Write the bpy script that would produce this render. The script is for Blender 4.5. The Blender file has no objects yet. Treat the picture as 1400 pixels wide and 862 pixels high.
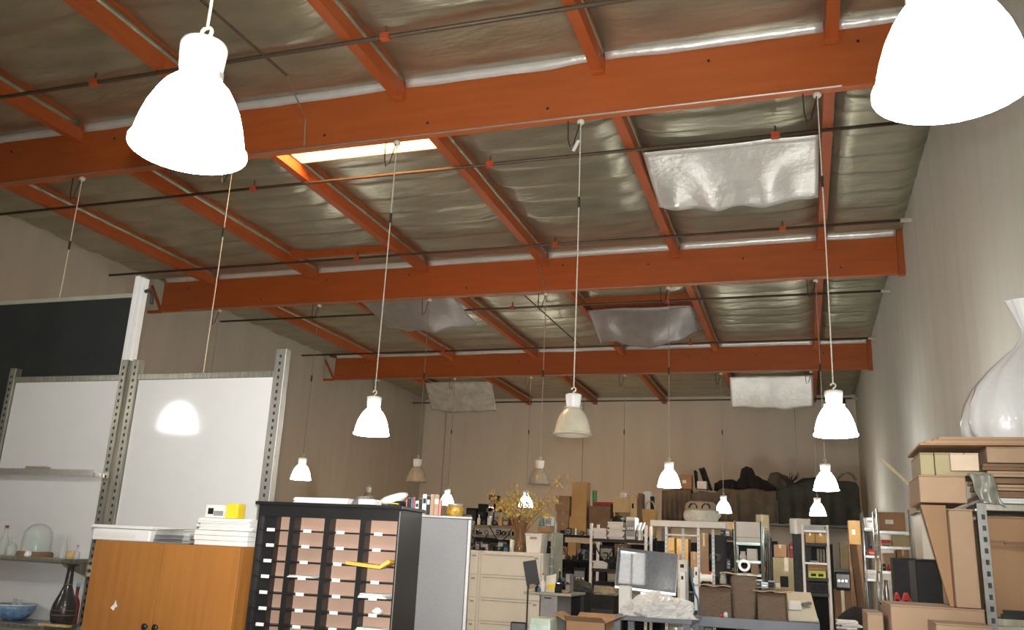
import bpy, math, random
import numpy as np
from mathutils import Vector, Matrix, noise

random.seed(7)
scene = bpy.context.scene
col = scene.collection
R = math.radians

# ------------------------------------------------------------------ camera
F_PX = 1178.05
CAM = Vector((0, 0, 1.65))
_y, _p, _r = R(18.859), R(15.371), R(2.671)
_f = Vector((-math.sin(_y) * math.cos(_p), math.cos(_y) * math.cos(_p), math.sin(_p)))
_rt = Vector((math.cos(_y), math.sin(_y), 0))
_up = _rt.cross(_f)
_rt, _up = _rt * math.cos(_r) + _up * math.sin(_r), _up * math.cos(_r) - _rt * math.sin(_r)
cd = bpy.data.cameras.new('camera')
cd.sensor_width = 36
cd.lens = F_PX / 1400 * 36
cd.clip_end = 200
cam = bpy.data.objects.new('camera', cd)
m = Matrix((_rt, _up, -_f)).transposed().to_4x4()
m.translation = CAM
cam.matrix_world = m
col.objects.link(cam)
scene.camera = cam

# ------------------------------------------------------------------ light
scene.view_settings.view_transform = 'Standard'
scene.view_settings.look = 'None'
scene.view_settings.gamma = 1
scene.view_settings.use_curve_mapping = False
scene.view_settings.exposure = 0.28
LAMP_EMIT = 36.0
FLASH_W = 1500.0
w = bpy.data.worlds.new('world')
scene.world = w
w.use_nodes = True
w.node_tree.nodes['Background'].inputs[0].default_value = (1.0, .93, .8, 1)
w.node_tree.nodes['Background'].inputs[1].default_value = 0.05
# the camera's own flash, a hand's breadth above the lens
fl = bpy.data.lights.new('camera_flash', 'SPOT')
fl.spot_size = R(79)
fl.spot_blend = 1.0
fl.energy = FLASH_W
fl.color = (1.0, .97, .92)
fl.shadow_soft_size = .02
fo = bpy.data.objects.new('camera_flash', fl)
_fm = m.copy()
_fm.translation = CAM + _up * .11
fo.matrix_world = _fm
col.objects.link(fo)


def at(u, v, X=None, Y=None, Z=None):
    """photo pixel -> point on the plane X=, Y= or Z="""
    d = _f + _rt * ((u - 700) / F_PX) - _up * ((v - 431) / F_PX)
    if X is not None: t = (X - CAM.x) / d.x
    elif Y is not None: t = (Y - CAM.y) / d.y
    else: t = (Z - CAM.z) / d.z
    return CAM + d * t


def ax(u, Y, v=720): return at(u, v, Y=Y).x
def az(u, v, Y): return at(u, v, Y=Y).z


# ------------------------------------------------------------------ materials
MATS = {}


def mat(name, c, rough=.6, metal=0., var=.12, scale=6., bump=0., bscale=40., stretch=(1, 1, 1), emit=None, alpha=1., trans=0., spec=None, coat=0., c2=None):
    if name in MATS: return MATS[name]
    m = bpy.data.materials.new(name)
    m.use_nodes = True
    nt = m.node_tree
    b = nt.nodes['Principled BSDF']
    b.inputs['Roughness'].default_value = rough
    b.inputs['Metallic'].default_value = metal
    b.inputs['Alpha'].default_value = alpha
    b.inputs['Transmission Weight'].default_value = trans
    b.inputs['Coat Weight'].default_value = coat
    if spec is not None: b.inputs['Specular IOR Level'].default_value = spec
    tc = nt.nodes.new('ShaderNodeTexCoord')
    mp = nt.nodes.new('ShaderNodeMapping')
    mp.inputs['Scale'].default_value = stretch
    nt.links.new(tc.outputs['Object'], mp.inputs[0])
    nz = nt.nodes.new('ShaderNodeTexNoise')
    nz.inputs['Scale'].default_value = scale
    nz.inputs['Detail'].default_value = 5
    nt.links.new(mp.outputs[0], nz.inputs['Vector'])
    rp = nt.nodes.new('ShaderNodeValToRGB')
    rp.color_ramp.elements[0].position = .3
    rp.color_ramp.elements[1].position = .7
    lo = [x * (1 - var) for x in c] if c2 is None else c2
    hi = [min(1, x * (1 + var)) for x in c] if c2 is None else c
    rp.color_ramp.elements[0].color = (*lo, 1)
    rp.color_ramp.elements[1].color = (*hi, 1)
    nt.links.new(nz.outputs['Fac'], rp.inputs[0])
    nt.links.new(rp.outputs[0], b.inputs['Base Color'])
    if bump:
        n2 = nt.nodes.new('ShaderNodeTexNoise')
        n2.inputs['Scale'].default_value = bscale
        n2.inputs['Detail'].default_value = 4
        nt.links.new(mp.outputs[0], n2.inputs['Vector'])
        bp = nt.nodes.new('ShaderNodeBump')
        bp.inputs['Strength'].default_value = bump
        bp.inputs['Distance'].default_value = .02
        nt.links.new(n2.outputs['Fac'], bp.inputs['Height'])
        nt.links.new(bp.outputs[0], b.inputs['Normal'])
    if emit:
        b.inputs['Emission Color'].default_value = (*emit[0], 1)
        b.inputs['Emission Strength'].default_value = emit[1]
    MATS[name] = m
    return m


M_wallL = mat('painted_left_wall', (.52, .475, .385), .75, var=.05, scale=1.2, bump=.12, bscale=9, stretch=(3, 3, .35))
M_wall = mat('painted_concrete_wall', (.62, .635, .59), .75, var=.05, scale=1.2, bump=.12, bscale=9, stretch=(3, 3, .35))
M_wallback = mat('painted_back_wall', (.79, .715, .58), .8, var=.04, scale=1.0, bump=.1, bscale=8, stretch=(2, 2, .35))
M_floor = mat('sealed_concrete_floor', (.40, .37, .33), .35, var=.15, scale=1.5, bump=.05)
M_deck = mat('roof_plywood', (.45, .33, .2), .8, stretch=(1, 6, 1))
M_foil = mat('foil_insulation', (.42, .405, .305), .34, .70, var=.18, scale=1.3, bump=.4, bscale=6, stretch=(1, 3, 1))
M_foilb = mat('foil_bright', (.84, .84, .82), .34, .45, var=.06, scale=4, bump=.5, bscale=9)
M_foilg = mat('foil_dull_cover', (.36, .34, .33), .42, .45, var=.1, scale=4, bump=.5, bscale=6)
M_orange = mat('orange_paint', (.48, .115, .026), .45, var=.09, scale=3, bump=.08, bscale=20, stretch=(.4, 3, 3))
M_orange2 = mat('orange_purlin_paint', (.44, .10, .022), .5, var=.1, scale=4, bump=.08, bscale=20, stretch=(3, .4, 3))
M_red = mat('sprinkler_red', (.5, .09, .03), .5)
M_pipe = mat('dark_sprinkler_pipe', (.12, .085, .06), .45, .4, scale=12)
M_pipeend = mat('pipe_end_cream', (.6, .55, .45), .6)
M_conduit = mat('conduit', (.45, .42, .37), .4, .7)
M_wire = mat('black_wire', (.03, .028, .025), .6)
M_cord = mat('white_cord', (.72, .68, .58), .6, var=.2, scale=60, stretch=(1, 1, 1))
M_white = mat('white_enamel', (.85, .85, .84), .35, var=.03)
M_shade_on = mat('lit_lamp_shade', (.95, .95, .95), .4, var=.01, emit=((1.0, .985, .92), LAMP_EMIT))
M_shade_off = mat('milky_lamp_shade', (.62, .58, .46), .3, var=.06, scale=10, coat=.3)
M_shade_clear = mat('clear_prismatic_shade', (.55, .52, .42), .2, var=.1, scale=14, alpha=.62, coat=.4)
M_bulb = mat('bulb_glass', (.92, .92, .9), .15)
M_alu = mat('brushed_aluminium', (.62, .60, .56), .33, .9, var=.1, scale=20, stretch=(8, 8, .5))
M_alud = mat('weathered_steel_post', (.36, .345, .29), .38, .8, var=.25, scale=9, stretch=(6, 6, .6))
M_wb = mat('whiteboard', (.70, .70, .695), .075, var=.015)
M_bb = mat('blackboard', (.018, .02, .02), .85, var=.25, scale=2)
M_oak = mat('oak_laminate', (.42, .175, .038), .42, c2=(.34, .135, .03), scale=3.5, stretch=(7, 7, .5), bump=.04, bscale=18)
M_black = mat('black_laminate', (.012, .012, .013), .35, var=.2)
M_brown = mat('brown_hardboard', (.40, .26, .195), .7, var=.08)
M_label = mat('white_label', (.82, .82, .8), .6)
M_paper = mat('white_paper', (.80, .79, .76), .7, var=.04, scale=9)
M_grey = mat('grey_metal', (.155, .155, .16), .55, .1, var=.06, scale=60)
M_greyl = mat('light_grey_trim', (.31, .31, .315), .5, .2)
M_cream = mat('cream_metal', (.66, .655, .59), .5, var=.03)
M_slot = mat('cream_shadow_handle', (.42, .385, .31), .5)
M_card = mat('cardboard', (.36, .215, .115), .8, var=.1, scale=3, bump=.05, bscale=40)
M_card2 = mat('cardboard_light', (.42, .285, .185), .8, var=.08, scale=3, bump=.05, bscale=40)
M_card3 = mat('cardboard_dark', (.22, .13, .075), .85, var=.15, scale=4, bump=.1, bscale=40)
M_card4 = mat('cardboard_golden', (.55, .33, .12), .8, var=.1, scale=3)
M_cardg = mat('cardboard_olive', (.40, .345, .20), .8, var=.1, scale=3)
M_corr = mat('corrugated_edge', (.20, .14, .095), .9, c2=(.12, .085, .06), scale=16, stretch=(1, 1, 8), bump=.4, bscale=60)
M_tape = mat('packing_tape', (.5, .36, .2), .25, coat=.4)
M_dark = mat('dark_equipment', (.010, .010, .011), .55, var=.3, scale=20, spec=.25)
M_darkg = mat('charcoal_plastic', (.032, .032, .034), .5, spec=.3, var=.3, scale=20)
M_steel = mat('chrome_wire', (.55, .55, .54), .22, .95, var=.1, scale=20)
M_teal = mat('greenish_steel', (.30, .36, .34), .35, .8)
M_cloth = mat('dark_brown_cloth', (.115, .092, .068), .95, var=.25, scale=3, bump=.3, bscale=30)
M_cloth2 = mat('black_cloth', (.018, .015, .015), .95, var=.3, scale=4, bump=.3, bscale=30)
M_cloth3 = mat('grey_green_cloth', (.05, .052, .042), .95, var=.25, scale=3, bump=.3, bscale=30)
M_plastic = mat('clear_plastic_bag', (.90, .90, .885), .10, var=.06, scale=8, alpha=.72, coat=1.0, bump=.5, bscale=30)
M_plasticw = mat('white_plastic_bag', (.76, .77, .77), .3, var=.05, scale=5, alpha=.9, coat=.4, bump=.3, bscale=8)
M_glass = mat('bottle_glass', (.72, .76, .72), .05, alpha=.38, coat=.8, var=.05)
M_screen = mat('dusty_screen', (.055, .06, .07), .10, coat=.6, var=.4, scale=30, bump=.1, bscale=90)
M_bezel = mat('screen_bezel', (.018, .019, .026), .35)
M_redp = mat('red_plastic', (.55, .03, .025), .4)
M_redd = mat('dark_red_plastic', (.22, .03, .035), .5)
M_yellow = mat('yellow_print', (.85, .62, .03), .5)
M_lime = mat('lime_yellow_case', (.72, .72, .05), .5)
M_blue = mat('blue_print', (.04, .16, .42), .4, c2=(.35, .5, .66), scale=24)
M_bluec = mat('blue_cable', (.06, .18, .30), .5)
M_mint = mat('mint_enamel', (.62, .74, .62), .4)
M_mintd = mat('pale_mint_pane', (.70, .82, .74), .2)
M_bench = mat('blue_grey_bench', (.17, .19, .225), .5, var=.08)
M_pale = mat('pale_board', (.62, .56, .44), .35, var=.06)
M_straw = mat('dried_stem', (.32, .17, .07), .8)
M_bloss = mat('dried_yellow_bloom', (.56, .44, .14), .85, var=.3, scale=30)
M_envelope = mat('manila_envelope', (.75, .40, .06), .6)
M_green = mat('green_print', (.05, .30, .08), .4)
M_fur = mat('white_plush', (.68, .68, .62), .95, var=.12, scale=14, bump=.6, bscale=60)
M_tan = mat('tan_canvas', (.33, .28, .2), .9)
M_sky = mat('daylit_skylight_lens', (.9, .9, .9), .5, emit=((1.0, .64, .31), 20.0))
M_curb = mat('skylight_curb_paint', (.80, .60, .40), .7)
M_brush = mat('black_vase_glaze', (.03, .027, .025), .3, coat=.3)
M_wood = mat('pale_pine', (.60, .42, .2), .6, scale=4, stretch=(6, 1, 1))
M_greenw = mat('grey_green_cabinet', (.36, .37, .29), .5)


# ------------------------------------------------------------------ mesh helper
class MB:
    def __init__(s): s.v = []; s.f = []
    def add(s, vs, fs):
        n = len(s.v); s.v += [tuple(p) for p in vs]; s.f += [tuple(i + n for i in q) for q in fs]; return s
    def box(s, x0, y0, z0, x1, y1, z1):
        return s.add([(x0, y0, z0), (x1, y0, z0), (x1, y1, z0), (x0, y1, z0), (x0, y0, z1), (x1, y0, z1), (x1, y1, z1), (x0, y1, z1)],
                     [(0, 3, 2, 1), (4, 5, 6, 7), (0, 1, 5, 4), (1, 2, 6, 5), (2, 3, 7, 6), (3, 0, 4, 7)])
    def obox(s, M, sx, sy, sz):
        b = MB().box(-sx / 2, -sy / 2, -sz / 2, sx / 2, sy / 2, sz / 2)
        return s.add([M @ Vector(p) for p in b.v], b.f)
    def hexa(s, p):       # 8 corners, box order
        return s.add(p, [(0, 3, 2, 1), (4, 5, 6, 7), (0, 1, 5, 4), (1, 2, 6, 5), (2, 3, 7, 6), (3, 0, 4, 7)])
    def bar(s, a, b, w, h=None, up=(0, 0, 1)):
        h = h or w
        a, b = Vector(a), Vector(b); d = (b - a).normalized(); u = Vector(up)
        if abs(d.dot(u)) > .99: u = Vector((1, 0, 0))
        x = d.cross(u).normalized() * w / 2; z = x.cross(d).normalized() * h / 2
        return s.hexa([a - x - z, a + x - z, b + x - z, b - x - z, a - x + z, a + x + z, b + x + z, b - x + z])
    def tube(s, pts, r, n=6, cap=True):
        pts = [Vector(p) for p in pts]; N = len(pts); base = len(s.v)
        rr = r if isinstance(r, (list, tuple)) else [r] * N
        ref = None
        for i, p in enumerate(pts):
            d = (pts[min(i + 1, N - 1)] - pts[max(i - 1, 0)]).normalized()
            if ref is None: ref = Vector((0, 0, 1)) if abs(d.z) < .9 else Vector((1, 0, 0))
            x = d.cross(ref).normalized(); y = d.cross(x).normalized(); ref = -y if False else ref
            for k in range(n):
                a = 2 * math.pi * k / n
                s.v.append(tuple(p + x * math.cos(a) * rr[i] + y * math.sin(a) * rr[i]))
        for i in range(N - 1):
            for k in range(n):
                a, b = base + i * n + k, base + i * n + (k + 1) % n
                s.f.append((a, b, b + n, a + n))
        if cap:
            s.f.append(tuple(base + k for k in range(n))[::-1]); s.f.append(tuple(base + (N - 1) * n + k for k in range(n)))
        return s
    def lathe(s, prof, n=20, c=(0, 0, 0), cap=False, fn=None):
        base = len(s.v); N = len(prof)
        for i, (r, z) in enumerate(prof):
            for k in range(n):
                a = 2 * math.pi * k / n
                q = fn(a, i) if fn else 1
                s.v.append((c[0] + r * q * math.cos(a), c[1] + r * q * math.sin(a), c[2] + z))
        for i in range(N - 1):
            for k in range(n):
                a, b = base + i * n + k, base + i * n + (k + 1) % n
                s.f.append((a, b, b + n, a + n))
        if cap:
            s.f.append(tuple(base + k for k in range(n))[::-1]); s.f.append(tuple(base + (N - 1) * n + k for k in range(n)))
        return s
    def grid(s, fn, nu, nv):
        base = len(s.v)
        for j in range(nv + 1):
            for i in range(nu + 1): s.v.append(tuple(fn(i / nu, j / nv)))
        for j in range(nv):
            for i in range(nu):
                a = base + j * (nu + 1) + i
                s.f.append((a, a + 1, a + nu + 2, a + nu + 1))
        return s
    def build(s, name, m, parent=None, smooth=False, bevel=0, solid=0, local=False):
        me = bpy.data.meshes.new(name)
        v = s.v
        if parent is not None and not local:
            o = ROOTLOC.get(parent.name, Vector((0, 0, 0)))
            v = [(p[0] - o.x, p[1] - o.y, p[2] - o.z) for p in v]
        me.from_pydata(v, [], s.f)
        me.materials.append(m)
        if smooth:
            for p in me.polygons: p.use_smooth = True
        me.update()
        o = bpy.data.objects.new(name, me)
        col.objects.link(o)
        if parent is not None:
            o.parent = parent
            if parent.name in ROOTLOC: ROOTLOC[o.name] = ROOTLOC[parent.name]
        if bevel:
            b = o.modifiers.new('b', 'BEVEL'); b.width = bevel; b.segments = 2; b.limit_method = 'ANGLE'
        if solid:
            b = o.modifiers.new('s', 'SOLIDIFY'); b.thickness = solid
        return o


ROOTLOC = {}


def tag(o, label, cat, group=None):
    o['label'] = label; o['category'] = cat
    if group: o['group'] = group
    return o


def thing(name, label, cat, loc=(0, 0, 0), rz=0, group=None):
    o = bpy.data.objects.new(name, None)
    o.empty_display_size = .1
    o.location = loc; o.rotation_euler = (0, 0, rz)
    col.objects.link(o)
    ROOTLOC[o.name] = Vector(loc)
    return tag(o, label, cat, group)


def struct(o): o['kind'] = 'structure'; return o


def solo(mb, name, m, label, cat, loc=None, group=None, **k):
    """a thing that is one mesh, origin at loc"""
    loc = Vector(loc) if loc is not None else Vector((0, 0, 0))
    if loc.length: mb.v = [(p[0] - loc.x, p[1] - loc.y, p[2] - loc.z) for p in mb.v]
    o = mb.build(name, m, None, **k); o.location = loc
    return tag(o, label, cat, group)


# ------------------------------------------------------------------ the building
XL, XR, YB, YF = -13.42, 1.745, 29.65, -3.2
ZR = 7.06                       # underside of the foil
BEAM_Z, PUR_Z = 6.32, 6.83
BY = [2.10, 8.36, 14.64, 22.15]
PX = [.474 - 2.44 * k for k in range(6)]          # purlin lines, right to left

struct(MB().box(XL - .2, YF - .2, -.15, XR + .2, YB + .2, 0).build('floor', M_floor))
wl = struct(MB().box(XL - .2, YF, 0, XL, YB, 7.4).build('wall_left', M_wallL))
wr = struct(MB().box(XR, YF, 0, XR + .2, YB, 7.4).build('wall_right', M_wall))
wb = struct(MB().box(XL - .2, YB, 0, XR + .2, YB + .2, 7.4).build('wall_back', M_wallback))
struct(MB().box(XL - .2, YF - .2, 0, XR + .2, YF, 7.4).build('wall_front', M_wall))
for u in (608, 797, 1088):
    x = ax(u, YB, 600)
    MB().box(x - .012, YB - .012, .0, x + .012, YB + .01, 6.95).build('panel_joint', M_conduit, wb)
wx0, wx1, wz0, wz1 = -2.35, -1.75, 3.15, 4.35
wn = struct(MB().box(wx0, YF + .002, wz0, wx1, YF + .02, wz1).build('window_1', mat('daylit_pane', (.9, .9, .9), .3, emit=((1, .97, .92), 16.0))))
MB().box(wx0 - .06, YF + .002, wz0 - .06, wx1 + .06, YF + .05, wz0).box(wx0 - .06, YF + .002, wz1, wx1 + .06, YF + .05, wz1 + .06).box(wx0 - .06, YF + .002, wz0, wx0, YF + .05, wz1).box(wx1, YF + .002, wz0, wx1 + .06, YF + .05, wz1).build('window_frame', M_alud, wn)
MB().box(-2.07, YF + .02, wz0, -2.03, YF + .04, wz1).build('mullion', M_alud, wn)
# dark door-edge trim in the far right top corner of the back wall
struct(MB().box(XR - .42, YB - .06, 5.9, XR - .30, YB - .002, 6.95).build('trim_1', M_darkg))

SKY = {(2, 1): (8.50, 9.99), (2, 3): (22.6, 23.9)}      # (panel index from the right, bay): opening along Y
# roof deck with the two skylight holes
db = MB()
def deck_rect(x0, x1, y0, y1): db.box(x0, y0, 7.24, x1, y1, 7.30)
holes = []
ys = sorted([YF - .2, YB + .2] + [y for s in SKY.values() for y in s])
for a, b in zip(ys[:-1], ys[1:]):
    hit = [k for k, s in SKY.items() if abs(s[0] - a) < 1e-6]
    if hit:
        k = hit[0][0]
        deck_rect(XL - .2, PX[k + 1] + .06, a, b); deck_rect(PX[k] - .06, XR + .2, a, b)
    else: deck_rect(XL - .2, XR + .2, a, b)
ceiling = struct(db.build('ceiling', M_deck))

edgesX = [XR] + PX + [XL]


def foil_panel(x0, x1, y0, y1, amp, per, seed, base=ZR):
    """foil batting sagging between sub-purlins"""
    n = max(8, int((y1 - y0) / per * 11)); nx = 14
    def fn(i, j):
        x = x0 + (x1 - x0) * i; y = y0 + (y1 - y0) * j
        ph = y / per + .12 * noise.noise((x * .5 + seed, y * .3, seed))
        tt = ph - math.floor(ph); sag = (tt / .8) ** .85 if tt < .8 else (1 - tt) / .2
        cell = math.floor(ph)
        a = amp * (.55 + .9 * abs(noise.noise((cell * 1.7, seed * 3.1, .5))))
        ed = min(1, 6 * min(i, 1 - i)) ** .6
        z = base + .05 - a * sag * (.35 + .65 * ed) - .03 * ed
        z += .016 * noise.noise((x * 2.2, y * 3.5, seed)) + .007 * noise.noise((x * 7, y * 9, seed + 5))
        z += .05 * (1 - ed)
        e2 = min(1, (y1 - y) / .25); z = z * e2 + (base + .0) * (1 - e2)
        return (x, y, z)
    mb = MB().grid(fn, nx, n)
    mb.f = [q[::-1] for q in mb.f]
    return mb.build('insulation_panel', M_foil, ceiling, smooth=True)


bays = [(YF, BY[0]), (BY[0], BY[1]), (BY[1], BY[2]), (BY[2], BY[3]), (BY[3], YB)]
for bi, (ya, yb) in enumerate(bays):
    bay = bi - 1
    for k in range(len(edgesX) - 1):
        x1, x0 = edgesX[k], edgesX[k + 1]
        x1 -= .06 if k else 0; x0 += .06 if k < 6 else 0
        y0, y1 = ya + (.092 if bi else 0), yb - (.065 if bi < 4 else .01)
        sk = SKY.get((k - 1, bay if bay >= 0 else -9))
        if bay == 1 and k == 3: y0 = SKY[(2, 1)][1] + .03
        if bay == 3 and k == 3: y0 = SKY[(2, 3)][1] + .03
        if bay == 2 and k == 2: y1 = 17.55      # torn-down stretch shows the orange joists
        amp, per = ((.13, 1.05) if bay <= 0 else (.115, .61))
        foil_panel(x0, x1, y0, y1, amp, per, bi * 11 + k * 3.7)
        if bay == 2 and k == 2: foil_panel(x0, x1, 18.45, yb - .065, amp, per, 91)
jx0, jx1 = PX[2] + .07, PX[1] - .07
for y in (17.7, 18.05, 18.35):
    MB().box(jx0, y - .03, 6.98, jx1, y + .03, 7.22).build('joist', M_orange2, ceiling)
MB().box(jx0, 17.5, 7.205, jx1, 18.5, 7.235).build('exposed_deck', M_orange2, ceiling)
# purlin-to-purlin joist row just before the second beam
MB().box(PX[4] + .07, 13.55, 6.92, PX[3] - .07, 13.62, 7.2).build('joist', M_orange2, ceiling)

# skylights: painted curb, daylit lens on top
for n, ((k, bay), (y0, y1)) in enumerate(SKY.items()):
    x0, x1 = PX[k + 1] + .065, PX[k] - .065
    t = thing('skylight', ('roof skylight glowing warm just behind the nearer long orange beam', 'roof skylight hidden behind the orange beam nearest the back wall')[n], 'skylight', ((x0 + x1) / 2, (y0 + y1) / 2, 7.02))
    MB().box(x0, y1 - .03, 7.00, x1, y1, 7.62).build('curb', M_curb, t)
    MB().box(x0, y0, 7.00, x1, y0 + .03, 7.62).build('curb', M_curb, t)
    MB().box(x0, y0 + .03, 7.0, x0 + .02, y1 - .03, 7.62).build('curb', M_curb, t)
    MB().box(x1 - .02, y0 + .03, 7.0, x1, y1 - .03, 7.62).build('curb', M_curb, t)
    MB().box(x0, y0, 7.62, x1, y1, 7.66).build('lens', M_sky, t)

# orange glulam beams
BN = ['orange glulam beam overhead carrying the two biggest lit lamps', 'long orange glulam beam with a warm lit skylight behind it',
      'orange glulam beam between the skylight bay and the beam nearest the back wall', 'dark orange glulam beam nearest the back wall']
BXL, BXR = -13.05, 1.645
for i, y in enumerate(BY):
    t = thing('roof_beam', BN[i], 'beam', (-5.7, y, BEAM_Z), group='long orange roof beams')
    MB().box(BXL, y, BEAM_Z, BXR, y + .09, 7.2).build('timber', M_orange, t, bevel=.006)
    # seat bracket on the right wall, strut on the left wall
    MB().box(BXR + .002, y - .012, BEAM_Z - .02, XR - .001, y + .102, 7.1).build('wall_bracket', M_orange2, t)
    MB().bar((BXL - .01, y + .03, BEAM_Z + .03), (XL + .01, y + .03, BEAM_Z + .62), .05).build('strut', M_orange2, t)
    MB().bar((BXL - .01, y + .045, BEAM_Z + .02), (XL + .01, y + .045, BEAM_Z + .02), .06).build('seat_plate', M_orange2, t)
    # bolt heads
    for k in range(9):
        bx_ = -12.2 + k * 1.63 + random.uniform(-.3, .3); bz = BEAM_Z + random.choice([.16, .42, .5])
        MB().lathe([(0.0, -.012), (.016, -.012), (.016, 0)], 6, (0, 0, 0)).v
        b = MB().box(bx_ - .014, y - .008, bz - .014, bx_ + .014, y + .002, bz + .014); b.build('bolt', M_darkg, t)
    # thin conduit clipped along the lower front edge
    MB().tube([(BXL + .6, y - .012, BEAM_Z + .012), (BXR - 1.1, y - .012, BEAM_Z + .012)], .011, 5).build('conduit', M_conduit, t)
    # bright foil lip turned down against the beam, one piece per panel
    for k in range(7):
        x1, x0 = edgesX[k], edgesX[k + 1]
        x1 = min(x1 - (.075 if k else 0), BXR - .01); x0 = max(x0 + (.075 if k < 6 else 0), BXL + .05)
        def fn(u, v, x0=x0, x1=x1, y=y, k=k, i=i):
            x = x0 + (x1 - x0) * u
            q = .018 * noise.noise((x * 1.3, k, i * 5)) + (.06 * max(0, noise.noise((x * .8, 3, i))) if i == 1 else 0)
            return (x, y - .012 - .055 * v + .004 * math.sin(x * 9) * (1 - v), 6.968 + q * (1 - v) * .8 + .095 * v)
        MB().grid(fn, 24, 2).build('foil_lip', M_foilb, t, smooth=True, solid=.003)

# purlins
GN = ['orange purlin in front of the skylight beam, %s from the right wall', 'orange purlin in the skylight bay, %s from the right wall',
      'orange purlin in the bay before the last beam, %s from the right wall', 'orange purlin in the bay at the back wall, %s from the right wall']
ORD = ['first', 'second', 'third', 'fourth', 'fifth', 'sixth']
for bi in range(4):
    ya = BY[bi] + .092
    yb = BY[bi + 1] - .002 if bi < 3 else YB - .002
    for x in PX:
        t = thing('roof_purlin', GN[bi] % ORD[PX.index(x)], 'purlin', (x, (ya + yb) / 2, PUR_Z), group=('purlins in front of the long beam', 'purlins in the skylight bay', 'purlins before the last beam', 'purlins at the back wall')[bi])
        MB().box(x - .062, ya, PUR_Z, x + .062, yb, 7.2).build('timber', M_orange2, t)
        MB().box(x - .07, yb - .09, PUR_Z - .012, x + .07, yb - .003, 6.98).build('hanger', M_orange, t)
        # foil strip folded along the right-hand side of the purlin
        def fn(u, v, x=x, ya=ya, yb=yb):
            y = ya + .02 + (yb - ya - .12) * u
            return (x + .066 + .022 * v + .004 * noise.noise((y * 2, x, 1)), y, 7.0 + .06 * v + .008 * noise.noise((y * 3, x, 7)))
        MB().grid(fn, 30, 1).build('foil_fold', M_foil, t, smooth=True, solid=.003)

# sprinkler pipes
PZ = 6.79
def pipe(y, label, heads, xl=XL, xr=XR, z=PZ, r=.024):
    t = thing('sprinkler_pipe', label, 'pipe', ((xl + xr) / 2, y, z), group='sprinkler pipes under the roof')
    MB().tube([(xl, y, z), (xr, y, z)], r, 8).build('pipe', M_pipe, t, smooth=True)
    MB().tube([(xr - .16, y, z), (xr - .002, y, z)], r + .012, 8).build('wall_sleeve', M_pipeend, t)
    for x in heads:
        h = MB().box(x - .05, y - .035, z - .035, x + .05, y + .035, z + .035).build('sprinkler_tee', M_red, t)
        MB().tube([(x, y, z + .035), (x, y, z + .13)], .012, 6).build('sprinkler_head', M_pipe, h)
    for x in PX:
        MB().tube([(x - .02, y, z + r), (x - .02, y, 6.829)], .005, 4).build('hanger_rod', M_pipe, t)


pipe(7.05, 'dark sprinkler pipe in front of the long beam, above the near lamps', [at(u, v, Z=PZ).x for u, v in ((145, 124), (525, 48))])
pipe(10.2, 'dark sprinkler pipe just behind the skylight beam, partly sunlit', [at(u, v, Z=PZ).x for u, v in ((350, 260), (668, 222), (1060, 183))])
pipe(13.45, 'dark sprinkler pipe just before the second far beam', [at(u, v, Z=PZ).x for u, v in ((487, 352), (758, 333), (1070, 313))])
pipe(17.15, 'dark sprinkler pipe crossing below the dull hanging foil covers', [at(u, v, Z=PZ).x for u, v in ((700, 421), (910, 411))])
pipe(20.9, 'dark sprinkler pipe along the top of the last orange beam', [at(u, v, Z=PZ).x for u, v in ((605, 480), (945, 472))])
pipe(23.4, 'sprinkler pipe right behind the last orange beam, partly sunlit', [], z=6.74)
pipe(28.5, 'dark sprinkler pipe along the top of the back wall', [-11.3, -4.1], z=6.74)

# branch conduit running from the overhead into the long beam
a = at(275, 0, Z=6.78); b = at(392, 103, Z=6.78); c = at(413, 200, Y=BY[1] - .035)
solo(MB().tube([a, b], .016, 6), 'branch_conduit', M_pipe, 'thin dark conduit crossing the foil towards the long orange beam', 'conduit', a)
solo(MB().tube([b, (c.x, c.y, b.z - .05), (c.x + .03, c.y, c.z)], .009, 6), 'drop_conduit', M_conduit, 'thin drop conduit running down the face of the long orange beam', 'conduit', b)
a = at(718, 405, Z=6.78); b = at(792, 472, Z=6.78)
solo(MB().tube([a, b], .016, 6), 'branch_conduit', M_pipe, 'thin dark conduit running diagonally between the two far beams', 'conduit', a)
solo(MB().tube([(ax(737, BY[2] - .02, 340), BY[2] - .02, 6.95), (ax(744, BY[2] - .02, 400), BY[2] - .02, BEAM_Z + .03)], .009, 5), 'drop_conduit', M_conduit, 'thin drop conduit on the face of the beam behind the skylight bay', 'conduit')


# loose foil covers hanging under the roof
def foil_cover(label, xa, xb, ya, yb, z_near, z_far, sag, mt, seed, drop_corner=0.):
    def fn(u, v):
        x = xa + (xb - xa) * u; y = ya + (yb - ya) * v
        e = math.sin(math.pi * u)
        z = z_near + (z_far - z_near) * v - sag * e * v ** .8 - sag * .3 * math.sin(math.pi * v) * e
        z += .045 * noise.noise((x * 2.2 + seed, y * 1.5, seed)) * (.4 + v) + .03 * abs(math.sin(u * 11 + 2 * v + seed)) * v * (1 - e * .4)
        z += drop_corner * max(0, .18 - u) * v
        return (x, y + .05 * noise.noise((x * 3, z, seed)) * v, z)
    mb = MB().grid(fn, 40, 14)
    return solo(mb, 'foil_cover', mt, label, 'foil sheet', (xa, ya, z_near), smooth=True, solid=.004)


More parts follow.
